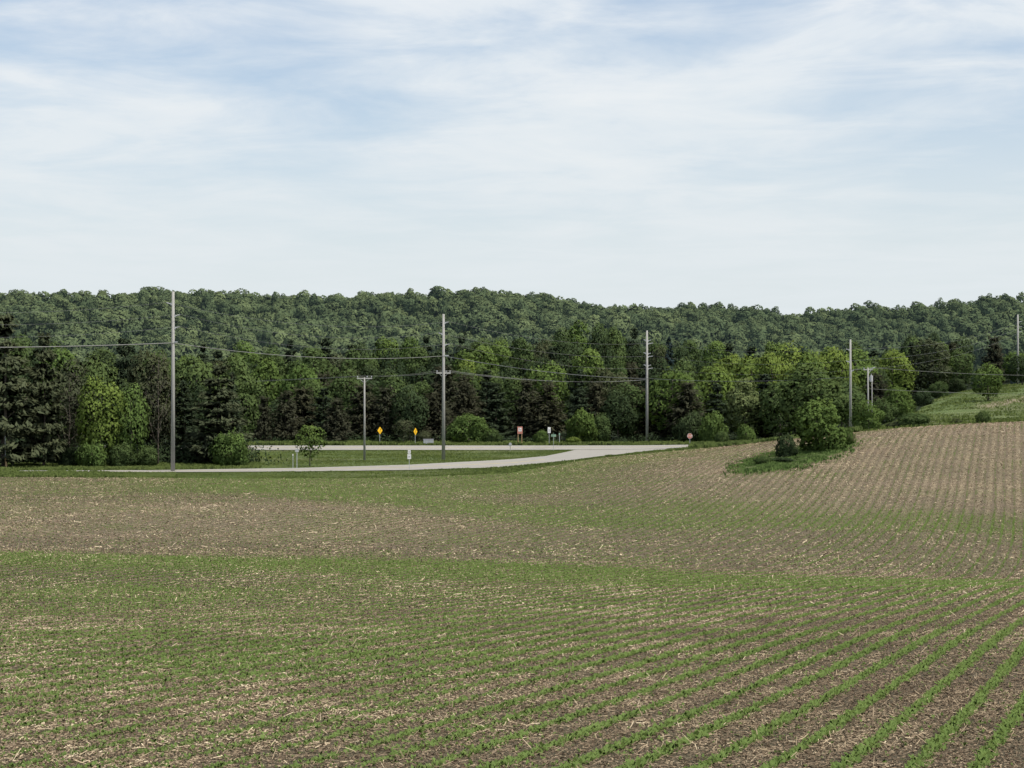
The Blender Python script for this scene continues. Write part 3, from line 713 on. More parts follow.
SPECIAL = [
 # left stand
 ('pine_tree', 'pine', 'needle_pine', 4, 217, 316, 88, 'huge dark white pine with tiered boughs at the edge of the stand', 'pine tree'),
 ('pine_tree', 'pine', 'needle_pine', 44, 220, 334, 56, 'white pine with drooping lit boughs beside the huge one', 'pine tree'),
 ('pine_tree', 'pine', 'needle_pine', -42, 224, 325, 80, 'white pine cut off by the edge of the view', 'pine tree'),
 ('bare_trunked_tree', 'bare', 'twigs', 70, 226, 372, 34, 'thin grey bare-stemmed tree between the pines and the bright green tree', 'tree'),
 ('broadleaf_tree', 'tall', 'leaf_olive', 72, 236, 362, 52, 'olive tree standing in shade right behind the white pines', 'tree'),
 ('broadleaf_tree', 'round', 'leaf_lime', 101, 221, 374, 50, 'brightest yellow-green tree beside the white pines', 'tree'),
 ('broadleaf_tree', 'round', 'leaf_bright', 131, 223, 383, 42, 'smaller green tree touching the brightest yellow-green tree', 'tree'),
 ('bare_trunked_tree', 'bare', 'twigs', 158, 225, 352, 40, 'grey half-bare tree just beside the tallest pole', 'tree'),
 ('broadleaf_tree', 'tall', 'leaf_olive', 150, 240, 352, 50, 'dull olive tree behind the grey half-bare tree', 'tree'),
 ('pine_tree', 'pine', 'needle_pine', 218, 226, 366, 72, 'broad dark pine with spreading boughs right of the tallest pole', 'pine tree'),
 ('pine_tree', 'spruce', 'needle', 184, 232, 380, 48, 'dark spruce directly behind the tallest pole', 'spruce tree'),
 ('small_tree', 'bush', 'leaf_bright', 231, 219, 428, 38, 'small light green tree at the foot of the broad dark pine', 'small tree'),
 ('broadleaf_tree', 'round', 'leaf_mid', 196, 246, 354, 62, 'mid green tree rising over the broad dark pine', 'tree'),
 ('broadleaf_tree', 'tall', 'leaf_mid', 236, 250, 357, 46, 'green tree behind the right shoulder of the broad dark pine', 'tree'),
 ('pine_tree', 'pine', 'needle', 124, 262, 340, 52, 'dark pine whose flat top rises above the bright green trees', 'pine tree'),
 ('broadleaf_tree', 'round', 'leaf_mid', 96, 258, 354, 56, 'green tree looking over the brightest yellow-green tree', 'tree'),
 ('broadleaf_tree', 'tall', 'leaf_bright', 57, 248, 350, 50, 'fresh green tree showing between the white pines', 'tree'),
 ('bush', 'bush', 'leaf_bright', 92, 218, 440, 30, 'green bush at the foot of the brightest yellow-green tree', 'bush'),
 ('bush', 'bush', 'leaf_mid', 122, 219, 443, 30, 'bush filling the gap under the two bright green trees', 'bush'),
 ('bush', 'bush', 'leaf_mid', 147, 221, 446, 24, 'low bush at the foot of the grey half-bare tree', 'bush'),
 ('bush', 'bush', 'leaf_dark', 68, 222, 447, 26, 'dark bush between the white pines and the bright trees', 'bush'),
 # island sapling
 ('sapling', 'sparse', 'leaf_bright', 310, 222, 419, 36, 'airy young tree alone on the grass between the roads', 'sapling'),
 # beyond the highway
 ('broadleaf_tree', 'round', 'leaf_bright', 266, 355, 357, 48, 'bright green tree behind the brown cedars nearest the broad dark pine', 'tree'),
 ('broadleaf_tree', 'round', 'leaf_bright', 300, 350, 358, 50, 'bright rounded tree rising behind the young island tree', 'tree'),
 ('broadleaf_tree', 'round', 'leaf_mid', 312, 338, 377, 44, 'green rounded tree standing in front of the taller bright one', 'tree'),
 ('cedar_tree', 'cedar', 'needle_brown', 262, 322, 398, 30, 'brownish cedar closest to the broad dark pine', 'cedar tree'),
 ('cedar_tree', 'cedar', 'needle_brown', 286, 324, 393, 36, 'tall brownish cedar behind the young island tree', 'cedar tree'),
 ('cedar_tree', 'cedar', 'needle_brown', 336, 322, 400, 34, 'squat brownish cedar left of the short crossarm pole', 'cedar tree'),
 ('shrub', 'bush', 'leaf_bright', 468, 319, 414, 48, 'wide bright green shrub on the highway verge beside the crossarm pole', 'shrub'),
 ('shrub', 'bush', 'leaf_mid', 491, 318, 429, 22, 'low green shrub at the end of the wide bright shrub', 'shrub'),
 ('shrub', 'sparse', 'leaf_olive', 404, 317, 416, 26, 'thin brownish shrub between the two yellow diamond signs', 'shrub'),
 ('shrub', 'bush', 'leaf_olive', 424, 316, 431, 18, 'low dull shrub behind the grey roadside cabinet', 'shrub'),
 ('broadleaf_tree', 'round', 'leaf_bright', 545, 352, 359, 52, 'bright rounded tree rising above the salmon square sign', 'tree'),
 ('broadleaf_tree', 'round', 'leaf_lime', 466, 420, 357, 34, 'small lime crown showing above the dark wood by the crossarm pole', 'tree'),
 ('shrub', 'bush', 'leaf_bright', 581, 318, 410, 36, 'bright green shrub beside the junction, left of the insulator pole', 'shrub'),
 ('shrub', 'bush', 'leaf_mid', 598, 320, 414, 28, 'darker shrub overlapping the bright junction shrub', 'shrub'),
 ('shrub', 'bush', 'leaf_bright', 541, 316, 430, 16, 'tiny bright shrub behind the white and green signs', 'shrub'),
 ('shrub', 'bush', 'leaf_lime', 573, 314, 437, 16, 'low yellow-green weedy shrub at the junction', 'shrub'),
 ('broadleaf_tree', 'round', 'leaf_bright', 672, 333, 364, 64, 'large bright tree just right of the insulator pole', 'tree'),
 ('broadleaf_tree', 'tall', 'leaf_mid', 628, 336, 384, 40, 'mid green tree just left of the insulator pole', 'tree'),
 ('broadleaf_tree', 'round', 'leaf_olive', 610, 350, 366, 50, 'olive tree standing behind the darker junction shrub', 'tree'),
 ('blue_spruce', 'spruce', 'needle_blue', 669, 420, 336, 26, 'pointed blue spruce peeking over the large bright tree', 'spruce tree'),
 ('shrub', 'bush', 'leaf_dark', 690, 318, 413, 34, 'dark shrub behind the stop sign', 'shrub'),
 ('shrub', 'bush', 'leaf_bright', 712, 312, 412, 30, 'rounded green shrub between the stop sign and the pale willow', 'shrub'),
 ('willow_tree', 'tall', 'leaf_pale', 744, 320, 380, 42, 'pale grey-green willow standing clear of the dark wood', 'willow tree'),
 ('shrub', 'bush', 'leaf_bright', 746, 300, 425, 20, 'bright shrub at the foot of the pale willow', 'shrub'),
 ('shrub', 'bush', 'leaf_mid', 722, 300, 430, 16, 'small shrub left of the pale willow foot', 'shrub'),
 ('broadleaf_tree', 'round', 'leaf_lime', 716, 372, 357, 52, 'yellow-green tree rising behind the pale willow', 'tree'),
 ('broadleaf_tree', 'round', 'leaf_lime', 752, 385, 348, 60, 'yellow-green tree at the start of the long lime canopy', 'tree'),
 ('broadleaf_tree', 'round', 'leaf_lime', 735, 395, 352, 50, 'yellow-green tree squeezed left of the long lime canopy', 'tree'),
 ('broadleaf_tree', 'round', 'leaf_lime', 772, 372, 350, 44, 'lower yellow-green tree in front of the long lime canopy', 'tree'),
 ('broadleaf_tree', 'round', 'leaf_bright', 806, 368, 352, 46, 'fresh green tree in front of the long lime canopy', 'tree'),
 ('broadleaf_tree', 'round', 'leaf_lime', 842, 375, 353, 40, 'lime tree crossed by the upper part of the crest pole', 'tree'),
 ('broadleaf_tree', 'round', 'leaf_lime', 790, 382, 346, 60, 'yellow-green tree in the middle of the long lime canopy', 'tree'),
 ('broadleaf_tree', 'round', 'leaf_lime', 826, 385, 345, 56, 'yellow-green tree behind the pole on the crest', 'tree'),
 ('broadleaf_tree', 'round', 'leaf_bright', 856, 392, 347, 50, 'bright green tree rising right of the crest pole', 'tree'),
 ('broadleaf_tree', 'round', 'leaf_mid', 812, 300, 364, 76, 'wide spreading green tree with dark shaded underside above the field bushes', 'tree'),
 ('broadleaf_tree', 'round', 'leaf_mid', 780, 318, 382, 50, 'green tree leaning against the wide spreading tree', 'tree'),
 ('broadleaf_tree', 'tall', 'leaf_dark', 764, 325, 392, 34, 'dark tree in the gap between willow and spreading tree', 'tree'),
 ('broadleaf_tree', 'round', 'leaf_mid', 848, 312, 380, 40, 'green tree behind the foot of the crest pole', 'tree'),
 ('bush', 'bush', 'leaf_bright', 819, 184, 401, 62, 'big rounded bush growing in the grass patch in the field', 'bush'),
 ('bush', 'bush', 'leaf_bright', 845, 187, 425, 18, 'lower green bush leaning on the big field bush', 'bush'),
 ('weed_clump', 'bush', 'leaf_dark', 782, 176, 457, 26, 'low dark weed clump below the small dark bush in the grass patch', 'weeds'),
 ('weed_clump', 'bush', 'leaf_mid', 803, 178, 455, 20, 'low green weed clump in front of the big field bush', 'weeds'),
 ('weed_clump', 'bush', 'leaf_mid', 762, 176, 456, 18, 'low weed clump at the left end of the grass patch', 'weeds'),
 ('weed_clump', 'bush', 'leaf_bright', 833, 182, 448, 16, 'light green weeds under the right side of the big field bush', 'weeds'),
 ('bush', 'bush', 'leaf_dark', 786, 181, 434, 24, 'small dark bush left of the big field bush', 'bush'),
 ('shrub', 'bush', 'leaf_bright', 868, 285, 402, 34, 'green shrub wrapped round the foot of the transformer pole', 'shrub'),
 ('shrub', 'bush', 'leaf_mid', 884, 330, 400, 30, 'green shrub right of the transformer pole', 'shrub'),
 ('broadleaf_tree', 'bush', 'leaf_bright', 898, 345, 386, 34, 'round bright bushy tree at the foot of the hill pasture', 'tree'),
 ('shrub', 'bush', 'leaf_mid', 913, 222, 413, 40, 'low spreading shrub on the crest of the brown field', 'shrub'),
 ('shrub', 'bush', 'leaf_olive', 895, 222, 421, 20, 'low weedy shrub beside the spreading crest shrub', 'shrub'),
 ('shrub', 'bush', 'leaf_mid', 983, 224, 411, 17, 'small shrub alone on the crest towards the hill', 'shrub'),
 ('shrub', 'sparse', 'leaf_olive', 956, 230, 417, 14, 'thin weeds between the two crest shrubs', 'shrub'),
 ('shrub', 'bush', 'leaf_mid', 906, 352, 398, 20, 'green shrub tucked between the round bushy tree and the pasture', 'shrub'),
 ('shrub', 'bush', 'leaf_dark', 922, 385, 390, 22, 'dark shrub halfway up the edge of the hill pasture', 'shrub'),
 ('shrub', 'bush', 'leaf_mid', 938, 425, 382, 22, 'green shrub high on the edge of the hill pasture', 'shrub'),
 ('shrub', 'bush', 'leaf_dark', 957, 470, 378, 20, 'dark shrub topping the edge of the hill pasture', 'shrub'),
 ('hill_tree', 'round', 'leaf_bright', 988, 362, 364, 33, 'round bushy green tree standing alone on the hill pasture', 'tree'),
 ('broadleaf_tree', 'round', 'leaf_lime', 892, 430, 345, 46, 'yellow-green tree behind the round bushy tree', 'tree'),
 ('broadleaf_tree', 'tall', 'leaf_olive', 931, 455, 340, 44, 'tall olive tree at the top corner of the hill pasture', 'tree'),
 ('spruce_tree', 'spruce', 'needle', 912, 470, 342, 34, 'dark spruce between the yellow-green and tall olive trees', 'spruce tree'),
 ('broadleaf_tree', 'tall', 'leaf_dark', 960, 540, 338, 30, 'dark tree behind the lone round hill tree', 'tree'),
 ('cedar_tree', 'cedar', 'needle_brown', 952, 520, 345, 34, 'brownish cedar behind the upper pasture edge', 'cedar tree'),
 ('cedar_tree', 'cedar', 'needle_brown', 994, 560, 338, 32, 'brownish cedar on the hilltop beside the end pole', 'cedar tree'),
 ('broadleaf_tree', 'round', 'leaf_dark', 1030, 570, 350, 40, 'dark tree behind the hilltop pole', 'tree'),
 ('broadleaf_tree', 'round', 'leaf_dark', 950, 500, 362, 30, 'dark low tree on the upper edge of the pasture', 'tree'),
]
for (nm, fm, mt, px, d, top, w, lab, cat) in SPECIAL:
    tree(nm, fm, M[mt], px, d, top, w, lab, cat)

# ranks of trees beyond the highway
MIDTOP = np.array([(-100, 330), (0, 335), (60, 346), (125, 346), (200, 350), (260, 348), (330, 338), (400, 338), (470, 336), (520, 333), (560, 326), (620, 325), (650, 338), (700, 338), (740, 342), (800, 346), (880, 343), (920, 333), (960, 340), (1000, 336), (1024, 352), (1120, 350)], float)
def place_phrase(px):
    for lim, t in ((173, 'left of the tallest pole'), (364, 'right of the tallest pole'), (444, 'right of the short crossarm pole'), (547, 'right of the tall crossarm pole'), (647, 'left of the insulator pole'), (760, 'right of the insulator pole'), (850, 'behind the wide spreading tree'), (5000, 'behind the hill pasture')):
        if px < lim: return t
RANKS = [
 (250, 26, 'wood edge', [('pine_tree', 'pine', 'needle', 'dark pine', 3), ('spruce_tree', 'spruce', 'needle', 'dark spruce', 2), ('broadleaf_tree', 'round', 'leaf_dark', 'dark leafy tree', 3), ('broadleaf_tree', 'tall', 'leaf_olive', 'olive leafy tree', 2)]), # d, spacing(px), top offset, label word, mix of kinds
 (334, 27, 'low', [('cedar_tree', 'cedar', 'needle_brown', 'brownish cedar', 5), ('pine_tree', 'pine', 'needle', 'dark pine', 2), ('broadleaf_tree', 'round', 'leaf_dark', 'dark leafy tree', 2)]),
 (362, 27, 'second', [('cedar_tree', 'cedar', 'needle_brown', 'brownish cedar', 3), ('pine_tree', 'pine', 'needle', 'dark pine', 2), ('broadleaf_tree', 'round', 'leaf_mid', 'mid green leafy tree', 3), ('broadleaf_tree', 'tall', 'leaf_dark', 'dark leafy tree', 2)]),
 (405, 24, 'third', [('pine_tree', 'pine', 'needle', 'dark pine', 2), ('spruce_tree', 'spruce', 'needle', 'dark spruce', 1), ('broadleaf_tree', 'round', 'leaf_mid', 'rounded green tree', 3), ('broadleaf_tree', 'tall', 'leaf_bright', 'fresh green leafy tree', 2), ('broadleaf_tree', 'tall', 'leaf_mid', 'mid green leafy tree', 3), ('broadleaf_tree', 'round', 'leaf_dark', 'dark leafy tree', 4), ('broadleaf_tree', 'round', 'leaf_olive', 'olive leafy tree', 2)]),
 (470, 22, 'fourth', [('pine_tree', 'pine', 'needle', 'dark pine', 2), ('broadleaf_tree', 'round', 'leaf_mid', 'rounded green tree', 3), ('broadleaf_tree', 'tall', 'leaf_bright', 'fresh green leafy tree', 2), ('broadleaf_tree', 'tall', 'leaf_mid', 'mid green leafy tree', 3), ('broadleaf_tree', 'round', 'leaf_dark', 'dark leafy tree', 4), ('broadleaf_tree', 'round', 'leaf_olive', 'olive leafy tree', 2)]),
 (560, 20, 'rearmost', [('pine_tree', 'pine', 'needle', 'dark pine', 2), ('broadleaf_tree', 'tall', 'leaf_bright', 'fresh green leafy tree', 2), ('broadleaf_tree', 'tall', 'leaf_mid', 'mid green leafy tree', 3), ('broadleaf_tree', 'round', 'leaf_mid', 'rounded green tree', 3), ('broadleaf_tree', 'round', 'leaf_dark', 'dark leafy tree', 3)]),
]
WORD = {'wood edge': 'close behind the roadside trees', 'low': 'in the front rank', 'second': 'in the second rank', 'third': 'deep in the wood', 'fourth': 'near the back of the wood', 'rearmost': 'at the back of the wood'}
nfill = 0
for (d0, sp, wd, kinds) in RANKS:
    x0, x1 = {'wood edge': (-60, 252), 'low': (248, 770), 'second': (240, 880), 'third': (40, 900), 'fourth': (-30, 1060), 'rearmost': (-40, 1070)}[wd]
    px = x0
    while px < x1:
        q = px + tr.uniform(-6, 6); d = d0 + tr.uniform(-14, 16)
        if wd == 'low': d = d0 + tr.uniform(-8, 10)
        mtop = float(np.interp(q, MIDTOP[:, 0], MIDTOP[:, 1]))
        frac = {'wood edge': .3, 'low': .50, 'second': .36, 'third': .22, 'fourth': .09, 'rearmost': .0}[wd]
        top = mtop + (440 - mtop) * frac + tr.uniform(-6, 8)
        if 700 < q < 880 and wd in ('third', 'fourth', 'second'): top = max(top, 358)
        if 962 < q < 1010: px += sp; continue
        if q > 880:
            d = max(d, 480)
            if wd not in ('fourth', 'rearmost'): px += sp; continue
        k = tr.choices(kinds, [a[4] for a in kinds])[0]
        width = sp * tr.uniform(1.35, 1.9)
        if k[1] in ('spruce',): width *= .8
        lab = f'{k[3]} {WORD[wd]} {place_phrase(q)}'
        tree(k[0], k[1], M[k[2]], q, d, top, width, lab, 'tree', group=f'{k[3]}s {WORD[wd]} {place_phrase(q)}')
        nfill += 1
        px += sp * tr.uniform(.8, 1.15)
print('filler trees', nfill)

# undergrowth at the foot of the wood ---------------------------------
def undergrowth():
    r = np.random.default_rng(77); VV = []; NN = []; AA = []
    def add(px, d, h, n):
        X, Y = P(px, d); z = g(X, Y)
        rr = h * r.uniform(.8, 1.3); dd = norm(r.normal(size=(n, 3))); dd[:, 2] = np.abs(dd[:, 2])
        C = np.array([X, Y, z]) + dd * np.array([rr, rr * .8, h]) * r.uniform(.6, 1.0, (n, 1))
        Nn = norm(dd + r.normal(0, .25, (n, 3))); V = leaf_quads(C, norm(Nn + r.normal(0, .4, (n, 3))), .2, .13, r)
        VV.append(V); NN.append(np.repeat(Nn, 4, 0)); AA.append(np.repeat(np.clip(r.normal(.35, .2) + r.normal(0, .12, n), 0, 1), 4))
    for px in np.arange(245, 800, 5.5): add(px + r.uniform(-3, 3), 322 + r.uniform(-4, 14), r.uniform(.6, 2.2), 90)
    for px in np.arange(-50, 252, 4.0): add(px + r.uniform(-3, 3), 229 + r.uniform(-3, 14), r.uniform(1.2, 4.2), 240)
    V = np.concatenate(VV)
    o = obj('woodland_undergrowth', mesh_np('woodland_undergrowth', V, np.arange(len(V)).reshape(-1, 4), dict(var=np.concatenate(AA)), normals=np.concatenate(NN)), M['leaf_dark'])
    tag(o, 'dark undergrowth and brambles along the foot of the wood', 'undergrowth', kind='stuff')
undergrowth()

# far wooded hill: thousands of crowns that read as one mass ------------
def hill_forest():
    r = np.random.default_rng(5)
    # a few template crowns (centre, radius arrays)
    T = []
    for s in range(8):
        rr = np.random.default_rng(900 + s); n = 430
        nl = 9; lp = norm(rr.normal(size=(nl, 3))) * rr.uniform(.3, .75, (nl, 1)) * [1, 1, .9]; lr = rr.uniform(.34, .52, nl)
        idx = rr.integers(0, nl, n * 3); d = norm(rr.normal(size=(n * 3, 3))); C = lp[idx] + d * (lr[idx] * rr.uniform(.88, 1.04, n * 3))[:, None]
        dist = np.linalg.norm(C[:, None] - lp[None], axis=2) / lr[None]; dist[np.arange(len(C)), idx] = 9
        ok = (dist.min(1) > .8) & (C[:, 2] > -.75) & ((d[:, 2] > -.5))
        C, d = C[ok][:n], d[ok][:n]
        Nn = norm(.7 * d + .4 * norm(C) + [0, 0, .2] + rr.normal(0, .15, C.shape))
        V = leaf_quads(C, norm(Nn + rr.normal(0, .35, C.shape)),   .125 * rr.uniform(.7, 1.35, len(C)), .10, rr).reshape(-1, 4, 3)
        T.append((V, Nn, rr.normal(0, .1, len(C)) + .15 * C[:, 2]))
    pts = []
    d = 600.0
    while d < 1420:
        sp = 9.6
        X = np.arange(-.33 * d, .33 * d, sp); X = X + r.uniform(-3.2, 3.2, len(X)); Y = d + r.uniform(-4, 4, len(X)); pts.append(np.stack([X, Y], 1))
        d += 9.0 if d < 1250 else 7
    Pn = np.concatenate(pts); px = CX + F * Pn[:, 0] / Pn[:, 1]
    Z = ground(Pn[:, 0], Pn[:, 1])
    print('hill crowns', len(Pn))
    VV = []; NN = []; AA = []; BB_ = []
    big = vnoise(Pn[:, 0], Pn[:, 1], 45, 61); big2 = vnoise(Pn[:, 0], Pn[:, 1], 22, 62)
    which = r.integers(0, len(T), len(Pn))
    for k, (V, Nn, a) in enumerate(T):
        m = np.where(which == k)[0]; n = len(m)
        R_ = 3.0 + 6.5 * r.beta(1.4, 1.9, n); con = r.random(n) < .09 + .25 * (big2[m] > .72); R_ = np.where(con, 3.2, R_); hz = np.where(con, r.uniform(1.7, 2.3, n), r.uniform(.75, 1.3, n))
        az = r.uniform(0, 2 * np.pi, n); c, s = np.cos(az), np.sin(az)
        q = V.reshape(-1, 3)[None]; X = (q[..., 0] * c[:, None] - q[..., 1] * s[:, None]) * R_[:, None]; Y = (q[..., 0] * s[:, None] + q[..., 1] * c[:, None]) * R_[:, None]; Zq = q[..., 2] * (R_ * hz)[:, None]
        top = r.uniform(9, 17, n) + 9 * (big2[m] - .45)
        X = X + Pn[m, 0][:, None]; Y = Y + Pn[m, 1][:, None]; Zq = Zq + (Z[m] + top - R_ * hz)[:, None]
        VV.append(np.stack([X, Y, Zq], -1).reshape(-1, 3))
        nx = Nn[None, :, 0] * c[:, None] - Nn[None, :, 1] * s[:, None]; ny = Nn[None, :, 0] * s[:, None] + Nn[None, :, 1] * c[:, None]; nz = np.broadcast_to(Nn[None, :, 2], nx.shape)
        NN.append(np.repeat(np.stack([nx, ny, nz], -1).reshape(-1, 3), 4, 0))
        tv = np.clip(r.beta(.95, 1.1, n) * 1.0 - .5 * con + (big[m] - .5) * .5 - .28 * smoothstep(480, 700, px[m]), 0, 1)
        AA.append(np.repeat(np.clip(tv[:, None] + a[None], 0, 1).ravel(), 4))
    V = np.concatenate(VV); print('hill quads', len(V) // 4)
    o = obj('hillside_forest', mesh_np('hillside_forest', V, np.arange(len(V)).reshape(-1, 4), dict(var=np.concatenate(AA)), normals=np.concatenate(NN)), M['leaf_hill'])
    tag(o, 'dense green hardwood forest covering the long hill below the sky', 'forest', kind='stuff')
hill_forest()

# ---------------------------------------------------------------- poles
def pole(name, px, d, top, base_y=None, label='', r0=.19, group=None):
    X, Y = P(px, d); z = g(X, Y)
    H = (HY - top) * d / F - z
    root = empty(name, (X, Y, z)); tag(root, label, 'utility pole', group)
    mb = MB(); mb.tube([(0, 0, -.3), (0, 0, H * .5), (0, 0, H)], [r0, r0 * .82, r0 * .62], 12); mb.build('shaft', M['wood'], root, True)
    return root, H, (X, Y, z)
def post_insulator(root, zl, side, L=.75, dy=0):
    mb = MB(); mb.box((side * .2, 0, zl), (.14, .2, .3)); mb.build('bracket', M['metal'], root)
    mb = MB()
    n = 7
    for i in range(n):
        x = side * (.26 + L * i / n); mb.tube([(x, 0, zl + .02 * i), (x + side * L / n * .5, 0, zl + .02 * i)], .085, 8)
    mb.tube([(side * .2, 0, zl), (side * (.26 + L), 0, zl + .15)], .045, 6); mb.build('insulator', M['insul'], root)
    return (side * (.3 + L), 0, zl + .2)
def crossarm(root, zl, L, az=0, pins=3, brace=True):
    mb = MB(); mb.box((0, -.17 if False else 0, zl), (L, .14, .16), az); a = mb.build('crossarm', M['wood_dark'], root)
    ca, sa = math.cos(az), math.sin(az); tips = []
    for k in range(pins):
        x = -L / 2 + .1 + (L - .2) * k / (pins - 1)
        if pins == 3 and k == 1: x = .35
        m2 = MB(); m2.tube([(x * ca, x * sa, zl + .08), (x * ca, x * sa, zl + .16), (x * ca, x * sa, zl + .17), (x * ca, x * sa, zl + .34)], [.02, .02, .075, .05], 8); m2.build('pin_insulator', M['insul'], a); tips.append((x * ca, x * sa, zl + .34))
    if brace:
        m3 = MB()
        for s in (-1, 1): m3.tube([(s * L * .32 * ca, s * L * .32 * sa, zl - .06), (0, 0, zl - .62)], .022, 5)
        m3.build('brace', M['metal'], root)
    return tips
def W3(p, loc): return tuple(a + b for a, b in zip(p, loc))
zt = lambda y, d, loc: (HY - y) * d / F - loc[2]
TP = {}
# tallest pole, by the pine stand
r1, H1, L1 = pole('utility_pole', 173, 207, 291.5, label='tallest bare wooden pole, rising above the hill beside the broad dark pine', r0=.25)
# behind-the-edge pole to the left carries the cables out of view
d = 207
TP['A'] = [W3(post_insulator(r1, zt(304, d, L1), -1, .5), L1), W3(post_insulator(r1, zt(316, d, L1), 1, .5), L1), W3(post_insulator(r1, zt(328, d, L1), 1, .5), L1)]
cA = W3((0, -.26, zt(343, d, L1)), L1)
mb = MB(); mb.box((.25, -.1, zt(342, d, L1)), (.6, .1, .12)); mb.build('cable_bracket', M['metal'], r1)
# crossarm pole
r2, H2, L2 = pole('utility_pole', 443.5, 247, 314, label='tall wooden pole with one crossarm below its cables, on the grass island', r0=.25)
d = 247
TP['B'] = [W3(post_insulator(r2, zt(323, d, L2), 1, .45), L2), W3(post_insulator(r2, zt(334, d, L2), -1, .4), L2), W3(post_insulator(r2, zt(345, d, L2), 1, .6), L2)]
cB = W3((0, -.26, zt(356, d, L2)), L2)
tB = [W3(p, L2) for p in crossarm(r2, zt(373, d, L2), 2.0, .2)]
mb = MB(); mb.box((.35, -.1, zt(355.5, d, L2)), (.75, .12, .12)); mb.build('cable_bracket', M['metal'], r2)
# insulator pole
r3, H3, L3 = pole('utility_pole', 647, 322, 330.5, label='tall pole with three pairs of side insulators at the road junction', r0=.27)
d = 322; TP['C'] = []
for y in (340.5, 353.5, 365.5):
    post_insulator(r3, zt(y, d, L3), -1, .35); post_insulator(r3, zt(y + .4, d, L3), 1, .45); TP['C'].append(W3(post_insulator(r3, zt(y + 3.4, d, L3), 1, .8), L3))
cC = W3((0, -.26, zt(378.5, d, L3)), L3)
tC = [W3((s, 0, zt(379.5, d, L3)), L3) for s in (-.25, .25, 0)]
# crest pole
r4, H4, L4 = pole('utility_pole', 850.5, 292, 339.5, label='tall pole standing just behind the crest of the brown field', r0=.24)
d = 292; TP['D'] = []
for y in (350, 362): TP['D'].append(W3(post_insulator(r4, zt(y, d, L4), -1, .45), L4))
TP['D'].append(W3(post_insulator(r4, zt(371, d, L4), 1, .3), L4))
cD = W3((0, -.2, zt(377, d, L4)), L4)
r5, H5, L5 = pole('utility_pole', 1018, 500, 314.5, label='distant tall pole on top of the grassy hill', r0=.34)
d = 500; TP['E'] = []
for y in (322, 327, 332): TP['E'].append(W3(post_insulator(r5, zt(y, d, L5), 1, .9), L5))
cE = W3((0, -.2, zt(345, d, L5)), L5)
# short distribution pole with T crossarm
r6, H6, L6 = pole('utility_pole', 364.5, 246, 377.5, label='short pole topped by a single T-shaped crossarm on the grass island', r0=.16)
t6 = [W3(p, L6) for p in crossarm(r6, H6 - .12, 2.1, .05)]
# transformer pole and its slim neighbour
r7, H7, L7 = pole('transformer_pole', 868, 288, 367.5, label='short pole carrying a grey transformer and slanted braces among the shrubs', r0=.17)
d = 288
mb = MB(); mb.tube([(.1, 0, H7 - .9), (.75, 0, H7 - .1)], .05, 6); mb.tube([(.75, 0, H7 - .1), (1.15, 0, H7 + .05)], .06, 6); mb.build('slanted_arm', M['metal'], r7)
tips7 = [W3(p, L7) for p in crossarm(r7, H7 - .35, 1.5, .1, 3, False)]
mb = MB(); zc = H7 - 2.3
mb.tube([(.52, 0, zc), (.52, 0, zc + .04), (.52, 0, zc + .95), (.52, 0, zc + 1.0)], [.2, .26, .26, .2], 14); mb.tube([(.52, 0, zc + 1.0), (.52, 0, zc + 1.3)], .05, 6); mb.box((.25, 0, zc + .5), (.2, .12, .5)); tf = mb.build('transformer', M['grey'], r7, False)
r8, H8, L8 = pole('wooden_post', 872, 292, 381, label='slim shorter pole right beside the transformer pole', r0=.10)
mb = MB(); mb.tube([(0, 0, H8), (0, 0, H8 + .06)], [.12, .07], 10); mb.build('pole_cap', M['metal'], r8)

def cable(name, a, b, sag, rad, mat, label, group=None, cat='cable'):
    a, b = np.array(a, float), np.array(b, float); pts = []
    for i in range(33):
        t = i / 32; p = a * (1 - t) + b * t; p = p.copy(); p[2] -= sag * 4 * t * (1 - t); pts.append(p)
    mb = MB(); mb.tube(pts, rad, 6); o = mb.build(name, mat, None, True); tag(o, label, cat, group); return o
def off(px, y, d): X, Y = P(px, d); return (X, Y, (HY - y) * d / F)
lead = 'wires running out of view from the tallest pole'
# transmission conductors (thin) and one pale thick cable
LO = [off(-150, 308, 178), off(-150, 320, 178), off(-150, 333, 178)]
for k, w in enumerate(('highest', 'middle', 'lowest')):
    cable('power_line', LO[k], TP['A'][k], .8, .011, M['cable'], f'{w} thin wire from the tallest pole towards the white pines', 'thin transmission wires')
    cable('power_line', TP['A'][k], TP['B'][k], 1.6, .012, M['cable'], f'{w} thin wire between the tallest pole and the tall crossarm pole', 'thin transmission wires')
    cable('power_line', TP['B'][k], TP['C'][k], 1.3, .013, M['cable_pale'], f'{w} thin wire between the crossarm pole and the insulator pole', 'thin transmission wires')
    cable('power_line', TP['C'][k], TP['D'][k], 1.0, .013, M['cable'], f'{w} thin wire between the insulator pole and the crest pole', 'thin transmission wires')
    cable('power_line', TP['D'][k], TP['E'][k], 2.0, .015, M['cable'], f'{w} thin wire climbing from the crest pole to the hilltop pole', 'thin transmission wires')
cable('communication_cable', off(-150, 347, 178), cA, .25, .05, M['cable_pale'], 'thick pale cable crossing the pines to the tallest pole', 'thick pale cable spans')
cable('communication_cable', cA, cB, .95, .036, M['cable_pale'], 'thick pale cable sagging between the tallest and the crossarm pole', 'thick pale cable spans')
cable('communication_cable', cB, cC, .7, .035, M['cable'], 'thick dark cable between the crossarm pole and the insulator pole', 'thick pale cable spans')
cable('communication_cable', cC, cD, .6, .03, M['cable'], 'dark cable between the insulator pole and the crest pole', 'thick pale cable spans')
